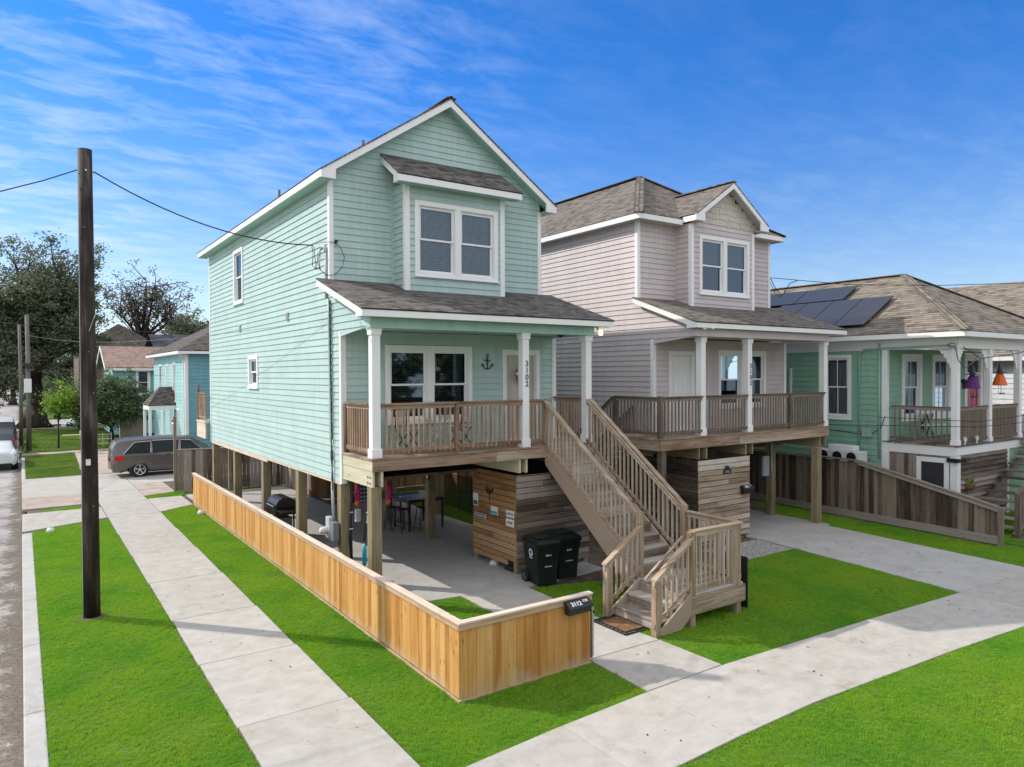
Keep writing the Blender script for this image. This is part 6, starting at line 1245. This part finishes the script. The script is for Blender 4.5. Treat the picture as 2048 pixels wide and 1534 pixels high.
# ---------------------------------------------------------------- trees and shrubs
def tree(name,label,base,fork,r0,blobs,nleaf,ls,lm,limbs=40,cat='tree',clump=.9,barkm='bark',trunk=True,grp=None,flat=.0,ntr=1,inner=.5,tipr=.012):
    T=thing(name,label,cat,base,0,grp); bx,by,bz=base; s=MB(); tips=[]
    vol=[b[3]*b[4]*b[5] for b in blobs]; tot=sum(vol)
    def inside():
        b=random.choices(blobs,vol)[0]
        while 1:
            p=V3((random.uniform(-1,1),random.uniform(-1,1),random.uniform(-1,1)))
            if inner<p.length<1: break
        return V3((b[0]+p.x*b[3],b[1]+p.y*b[4],b[2]+p.z*b[5]))
    fk=V3((bx,by,fork)); 
    s.tube([(bx,by,bz-.1),(bx+.05*r0,by,bz+r0*1.2),(bx+r0*.2,by,bz+(fork-bz)*.5),(bx,by,fork)],[r0*1.7,r0*1.12,r0*.92,r0*.8],12)
    mains=[]
    for k in range(max(4,limbs//8)):
        t=inside(); mid=fk.lerp(t,.5)+V3((random.uniform(-1,1),random.uniform(-1,1),random.uniform(-.3,.6)))*r0; e=fk.lerp(t,.92)
        s.tube([fk-V3((0,0,r0*.4)),fk.lerp(mid,.5)+V3((0,0,r0*.3)),mid,mid.lerp(e,.5)+V3((random.uniform(-.5,.5)*r0,0,random.uniform(-.3,.5)*r0)),e],[r0*.55,r0*.42,r0*.30,r0*.18,r0*.05],7); mains.append((fk,mid,e)); tips.append(e)
    for k in range(limbs*2):
        a,m_,e=random.choice(mains); q=random.random(); st_=a.lerp(m_,q) if random.random()<.4 else m_.lerp(e,q*.9); t=inside()
        for _ in range(4):
            t2=inside()
            if (t2-st_).length<(t-st_).length: t=t2
        md=st_.lerp(t,.5)+V3((random.uniform(-1,1),random.uniform(-1,1),random.uniform(-.5,1)))*(t-st_).length*.12
        s.tube([st_,md,t],[r0*.16,r0*.10,tipr],5); tips.append(t); 
        for j in range(2):
            u=md.lerp(t,random.random())+V3((random.gauss(0,1),random.gauss(0,1),random.gauss(.3,1)))*clump*.9; s.tube([md.lerp(t,random.random()),u],[r0*.05,tipr*.7],4); tips.append(u)
    s.build('trunk',barkm,T,smooth=True)
    f=MB(); per=max(1,int(nleaf/len(tips)))
    cl=[(p,clump*random.uniform(.5,1.25)) for p in tips]
    for c_,rr in cl:
        for k in range(per):
            d=V3((random.gauss(0,.5),random.gauss(0,.5),random.gauss(0,.36)))*rr; p=c_+d; z=ls*random.uniform(.6,1.3)
            a=V3((random.gauss(0,1),random.gauss(0,1),random.gauss(0,.6))).normalized(); b=a.cross(V3((random.gauss(0,1),random.gauss(0,1),random.gauss(0,1)))).normalized()
            f.face([tuple(p-a*z*.5),tuple(p+b*z*.28),tuple(p+a*z*.5),tuple(p-b*z*.28)])
    f.build('crown',lm,T); return T
random.seed(11)
tree('oak_tree','huge spreading dark oak beside the street, biggest tree on the left',(-4.9,64.6,0),5.2,.95,[(-6.5,64,13.9,6.2,6,4.4),(-1.4,64.5,13.9,4.2,4.5,2.7),(-9.5,62,9,3.5,5,4.5),(-7.6,60,4.6,1.8,3,3.2),(-4.5,65,9.8,4.5,4,2.4),(-.6,66,9.2,2.4,3,2.4),(-4.0,64,16.9,4.6,3.6,1.8),(-8.0,63,16.0,3.0,3.6,2.2)],100000,.27,'oak',limbs=150,clump=1.0)
tree('bare_tree','thin-crowned tree with bare twisting branches behind the houses',(5.6,76,0),8.5,.42,[(6.8,76,15,4.9,3.5,3.7),(4.2,76,12.6,2.3,2.5,2.6),(9.6,76,12.9,2.3,2.5,2.4)],4200,.26,'sparse',limbs=60,clump=.8,tipr=.03,inner=.3)
tree('dense_tree','dense dark tree whose crown shows just above the blue house roof',(12.5,80,0),7,.5,[(12.2,80,11.3,4.2,3,2.3),(9.6,82,9.8,2.2,3,1.6)],7000,.36,'oak',limbs=30)
tree('dense_tree','dark tree filling the gap left of the brown gabled roof',(-1.8,92,0),4,.5,[(-1.6,92,7.2,3.4,3,4.0),(-5,95,8,4,4,4.6),(1.5,94,6,2.8,3,3.4)],9000,.40,'oak',limbs=40)
tree('round_tree','bushy small-leaved tree in front of the salmon roofed house',(-.75,40.6,0),1.3,.17,[(-1.0,40.2,3.1,2.7,1.9,1.7),(-.8,40,4.3,1.5,1.2,1.0),(.9,39.8,2.4,1.3,1.2,1.0),(-3.2,40.0,2.5,1.7,1.3,1.35),(-2.0,40,3.4,1.5,1.2,1.2)],32000,.14,'priv',limbs=90,clump=.42,inner=.2)
tree('lime_shrub','bright lime green shrub left of the bushy tree',(-3.9,39.2,0),1.6,.06,[(-4.1,39.2,3.2,.75,.6,.7),(-3.4,39.0,3.9,.5,.5,.4)],1700,.17,'lime',limbs=22,clump=.4,inner=.2)
tree('far_tree','pale green distant tree at the end of the street',(-7,130,0),3,.5,[(-8,130,6,9,5,4.5),(4,132,5,8,5,4)],7000,.55,'priv',limbs=40,clump=1.3)
tree('far_tree','distant dark tree row beyond the cross street',(10,135,0),3,.5,[(14,135,6.5,10,5,5.5),(-16,135,6,8,5,5)],7000,.6,'oak',limbs=40,clump=1.4)
for k,(x,y) in enumerate(((-2.4,84),(4.6,84),(-.3,90))):
    pass
# ---------------------------------------------------------------- houses down the side street
BH=thing('neighbour_house','pale blue two-storey lap-sided house with grey hipped roof and small entry porch','house',(5,32,0))
bx,by=1.65,27.0
BW=((30.9,.95,3.15,2.35),(33.2,.65,3.7,1.75),(36.0,1.1,3.15,2.3),(29.6,.7,.6,2.2),(34.6,.9,.6,2.3))
s=MB(); siding(s,(bx,38.3,0),Yf,(-1,0,0),lambda z:[(0,11.3)],.3,6.0,ex=.2,holes=[(38.3-a+.06,38.3-a+b-.06,c_+.06,c_+d-.06) for a,b,c_,d in BW]); s.build('street_wall','sky1',BH)
s=MB(); siding(s,(bx,by,0),X,Yf,lambda z:[(0,8)],.3,6.0,ex=.2); s.build('side_wall',painted('blue_siding',(.16,.36,.42)),BH)
s=MB(); s.slope([(bx-.45,38.8,6.1),(bx-.45,26.5,6.1),(bx+4,31,8.6),(bx+4,34.5,8.6)],.05); s.slope([(bx-.45,26.5,6.1),(bx+8.5,26.5,6.1),(bx+4,31,8.6)],.05); s.slope([(bx+8.5,26.5,6.1),(bx+8.5,38.8,6.1),(bx+4,34.5,8.6),(bx+4,31,8.6)],.05); s.build('roof','shBrown',BH)
s=MB(); s.box(bx-.45,bx-.41,26.52,38.8,5.92,6.07); s.box(bx-.41,bx+8.4,26.52,26.56,5.92,6.07); s.box(bx-.03,bx+.14,by-.03,by,.3,5.9); s.box(bx-.03,bx,by,by+.14,.3,5.9); s.box(bx-.41,bx,26.56,38.7,5.9,5.92); s.tube([(bx-.42,26.7,5.95),(bx-.2,26.8,5.75),(bx-.05,27.25,5.6),(bx-.05,27.25,.4)],.05,8); s.build('white_trim','white',BH)
for (ya,w_,z0,h_) in ((30.9,.95,3.15,2.35),(33.2,.65,3.7,1.75),(36.0,1.1,3.15,2.3),(29.6,.7,.6,2.2),(34.6,.9,.6,2.3)):
    window(BH,(bx,ya,z0),Yf,(-1,0,0),w_,h_,units=1,trim=.11,blind='none',style='vert',glassm='glassdark',sash=.03)
# entry porch
s=MB(); s.slope([(bx-1.5,32.4,3.0),(bx-1.5,29.9,3.0),(bx-.7,31.0,4.05),(bx-.7,31.3,4.05)],.05); s.slope([(bx-1.5,29.9,3.0),(bx,29.9,3.0),(bx,31.0,4.05),(bx-.7,31.0,4.05)],.05); s.build('porch_roof','shBrown',BH)
s=MB(); s.box(bx-1.45,bx,29.95,30.0,2.72,2.97); s.box(bx-1.45,bx-1.4,30.0,32.3,2.72,2.97)
for x,y in ((bx-1.38,30.05),(bx-1.38,32.2),(bx-.25,30.05)): s.box(x-.07,x+.07,y-.07,y+.07,.3,2.72)
s.box(bx-1.4,bx,30.0,30.05,.3,.75); s.build('porch_frame','white',BH)
LN=thing('wall_lantern','lit lantern beside the entry porch of the pale blue house','lamp',(bx-.3,29.5,2)); s=MB(); s.lathe((bx-.25,29.55,2.0),[(.03,.12),(.07,.08),(.05,.0)],10); s.build('lantern_cap','black',LN); s=MB(); s.lathe((bx-.25,29.55,1.93),[(.045,.06),(.04,-.03)],10); s.build('lantern_glass','lampglass',LN)
SH=thing('neighbour_house','low aqua house with salmon shingle roof behind the bushy tree','house',(1,47,0))
s=MB(); s.box(-.22,6,45,52,.3,5.15); s.prism([(-.22,45,5.15),(-.22,52,5.15),(-.22,48.5,7.0)],(.1,0,0)); s.build('wall','aqua2',SH)
s=MB(); s.slope([(-.75,44.5,5.33),(6.4,44.5,5.33),(6.4,48.5,7.05),(-.75,48.5,7.05)],.08); s.slope([(6.4,52.5,5.33),(-.75,52.5,5.33),(-.75,48.5,7.05),(6.4,48.5,7.05)],.08); s.build('roof','shRed',SH)
s=MB(); s.box(-.7,6.3,44.5,44.55,5.1,5.28); s.prism([(-.78,44.5,5.1),(-.78,44.5,5.3),(-.78,48.5,7.05),(-.78,52.5,5.3),(-.78,52.5,5.1),(-.78,48.5,6.85)],(.05,0,0)); s.build('fascia','white',SH)
window(SH,(1.3,44.84,3.2),X,Yf,1.0,2.0,units=1,trim=.14,blind='curtain'); window(SH,(3.4,44.84,3.2),X,Yf,1.0,2.0,units=1,trim=.14,blind='curtain')
def farhouse(lab,x0,x1,y,zw,zr,roofm,wallm,depth=9,gable='y'):
    Q=thing('neighbour_house',lab,'house',((x0+x1)/2,y,0)); xm=(x0+x1)/2; s=MB(); s.box(x0+.4,x1-.4,y+.4,y+depth,.0,zw); 
    if gable=='y': s.prism([(x0+.4,y+.4,zw),(x1-.4,y+.4,zw),(xm,y+.4,zr-.25)],(0,.1,0))
    s.build('wall',wallm,Q); s=MB()
    if gable=='hip': s.slope([(x0,y,zw),(x1,y,zw),(xm,y+depth*.45,zr)],.1); s.slope([(x0,y+depth,zw),(x0,y,zw),(xm,y+depth*.45,zr)],.1); s.slope([(x1,y,zw),(x1,y+depth,zw),(xm,y+depth*.45,zr)],.1)
    elif gable=='x': s.slope([(x0,y,zw),(x1,y,zw),(x1,y+depth/2,zr),(x0,y+depth/2,zr)],.1); s.slope([(x1,y+depth,zw),(x0,y+depth,zw),(x0,y+depth/2,zr),(x1,y+depth/2,zr)],.1)
    else: s.slope([(x0,y+depth,zw),(x0,y,zw),(xm,y,zr),(xm,y+depth,zr)],.1); s.slope([(x1,y,zw),(x1,y+depth,zw),(xm,y+depth,zr),(xm,y,zr)],.1)
    s.build('roof',roofm,Q); return Q
farhouse('brown hip-roofed house rising behind the salmon roofed house',-1.2,7.8,72,7.6,10.6,'shBrown','cargrey' if 0 else 'brownf',gable='hip')
farhouse('house with a dark navy roof behind the pale blue house',3.75,9.5,52,6.6,8.5,'shDark','brownf',gable='x')
tree('leafy_bush','loose green bush behind the lawn near the far steps',(-2.6,80,0),1.5,.2,[(-2.8,80,3.0,2.6,2,2.4),(-.4,81,2.6,2,2,2.2)],6000,.26,'priv',limbs=40,clump=.7,inner=.2)
ST=thing('front_steps','white and dark front steps by the pickup truck','steps',(-1.6,66,0)); s=MB()
for k in range(5): s.box(-2.8+.35*k,-.8,62.2,63.6,0,.22*(k+1))
s.build('step_block','white',ST)
GY=thing('garden_bench','low wooden plank bench on the rough lawn','bench',(-2.6,46,0)); s=MB(); s.box(-3.4,-2.2,45.8,46.2,.30,.36); s.box(-2.3,-1.9,45.7,46.3,.0,.62); s.build('bench_planks','cap',GY)
CH=thing('metal_cart','white metal rack standing by the shrub trunk','rack',(-1.3,39,0)); s=MB()
for z in (.2,.5,.8): s.bar((-1.9,39,z),(-.9,39,z),.03,.03)
for x in (-1.9,-1.4,-.9): s.bar((x,39,0),(x,39,.9),.03,.03)
s.build('rack_frame','tin',CH)
DK=thing('brick_porch','brown brick porch base with open white lattice rail between the houses','porch',(.5,42,0)); s=MB(); s.box(-.1,1.6,41.8,42.2,0,1.9); s.build('brick_wall','deck' if 0 else 'concred',DK); s=MB()
for k in range(8): s.box(0+.2*k,.08+.2*k,41.78,41.82,1.95,2.3)
s.box(-.1,1.6,41.76,41.84,2.3,2.38); s.build('rail','white',DK)
for k,(x,y) in enumerate(((3.0,43.0),(1.0,43.5))):
    pass
# scattered grit and leaves on the road edge
random.seed(3)
s=MB()
for k in range(5200):
    x=-5.95-abs(random.gauss(0,.45)); y=random.uniform(-13,34); z=-.124; r=random.uniform(.003,.011)
    s.poly([(x-r,y,z),(x,y-r,z),(x+r,y,z),(x,y+r,z),(x,y,z+r*.6)],[(0,1,4),(1,2,4),(2,3,4),(3,0,4)])
tag(s.build('road_grit','soil'),'loose grit and dirt along the street edge','grit',kind='stuff')
s=MB()
for k in range(2600):
    x=random.uniform(9.15,11.15); y=random.uniform(-4.38,-3.15); r=random.uniform(.012,.028)
    s.poly([(x-r,y,.004),(x,y-r*.8,.006),(x+r,y,.004),(x,y+r*.9,.005),(x,y,.004+r)],[(0,1,4),(1,2,4),(2,3,4),(3,0,4)])
tag(s.build('gravel_stones','gravel'),'loose pale gravel stones beside the driveway','gravel',kind='stuff')

random.seed(21)
for k,(x,y,h) in enumerate(((-9,-36,8),(-1,-38,9),(8,-36,7.5),(17,-38,9),(27,-36,8),(37,-38,8.5))):
    tree('street_tree',['street tree facing the houses from across the front street','leafy tree opposite the corner fence','low tree opposite the aqua house','tree opposite the mauve house','tree opposite the green cottage','farthest tree of the row opposite'][k],(x,y,0),2.2,.25,[(x,y,h*.75,5.6,3.2,h*.62)],9000,.62,'priv',limbs=40,clump=1.3,inner=.1)

random.seed(5); s=MB()
for k in range(150):
    x,y=random.choice(((random.uniform(-3.5,-2),random.uniform(-8.4,11)),(random.uniform(-1.5,12),random.uniform(-9.9,-8.6)),(random.uniform(-.5,3.2),random.uniform(-8.1,3)),(random.uniform(-5.5,-1),random.uniform(12,23)),(random.uniform(11.4,14),random.uniform(-8,-3)))); a=random.random()*6.28; r=random.uniform(.012,.03)
    P=[(x+r*math.cos(a+t)*q,y+r*math.sin(a+t)*q,.026+h_) for t,q,h_ in ((0,1.3,.008),(1.5,.6,.0),(3.1,1.2,.01),(4.7,.6,.002))]
    s.face(P)
tag(s.build('fallen_leaves','soil'),'scattered small brown leaves on the paving','leaves',kind='stuff')
s=MB(); s.lathe((-4.78,.30,0),[(.30,-.01),(.24,.012),(.17,.022),(.14,.024)],18); tag(s.build('soil','soil'),kind='structure')
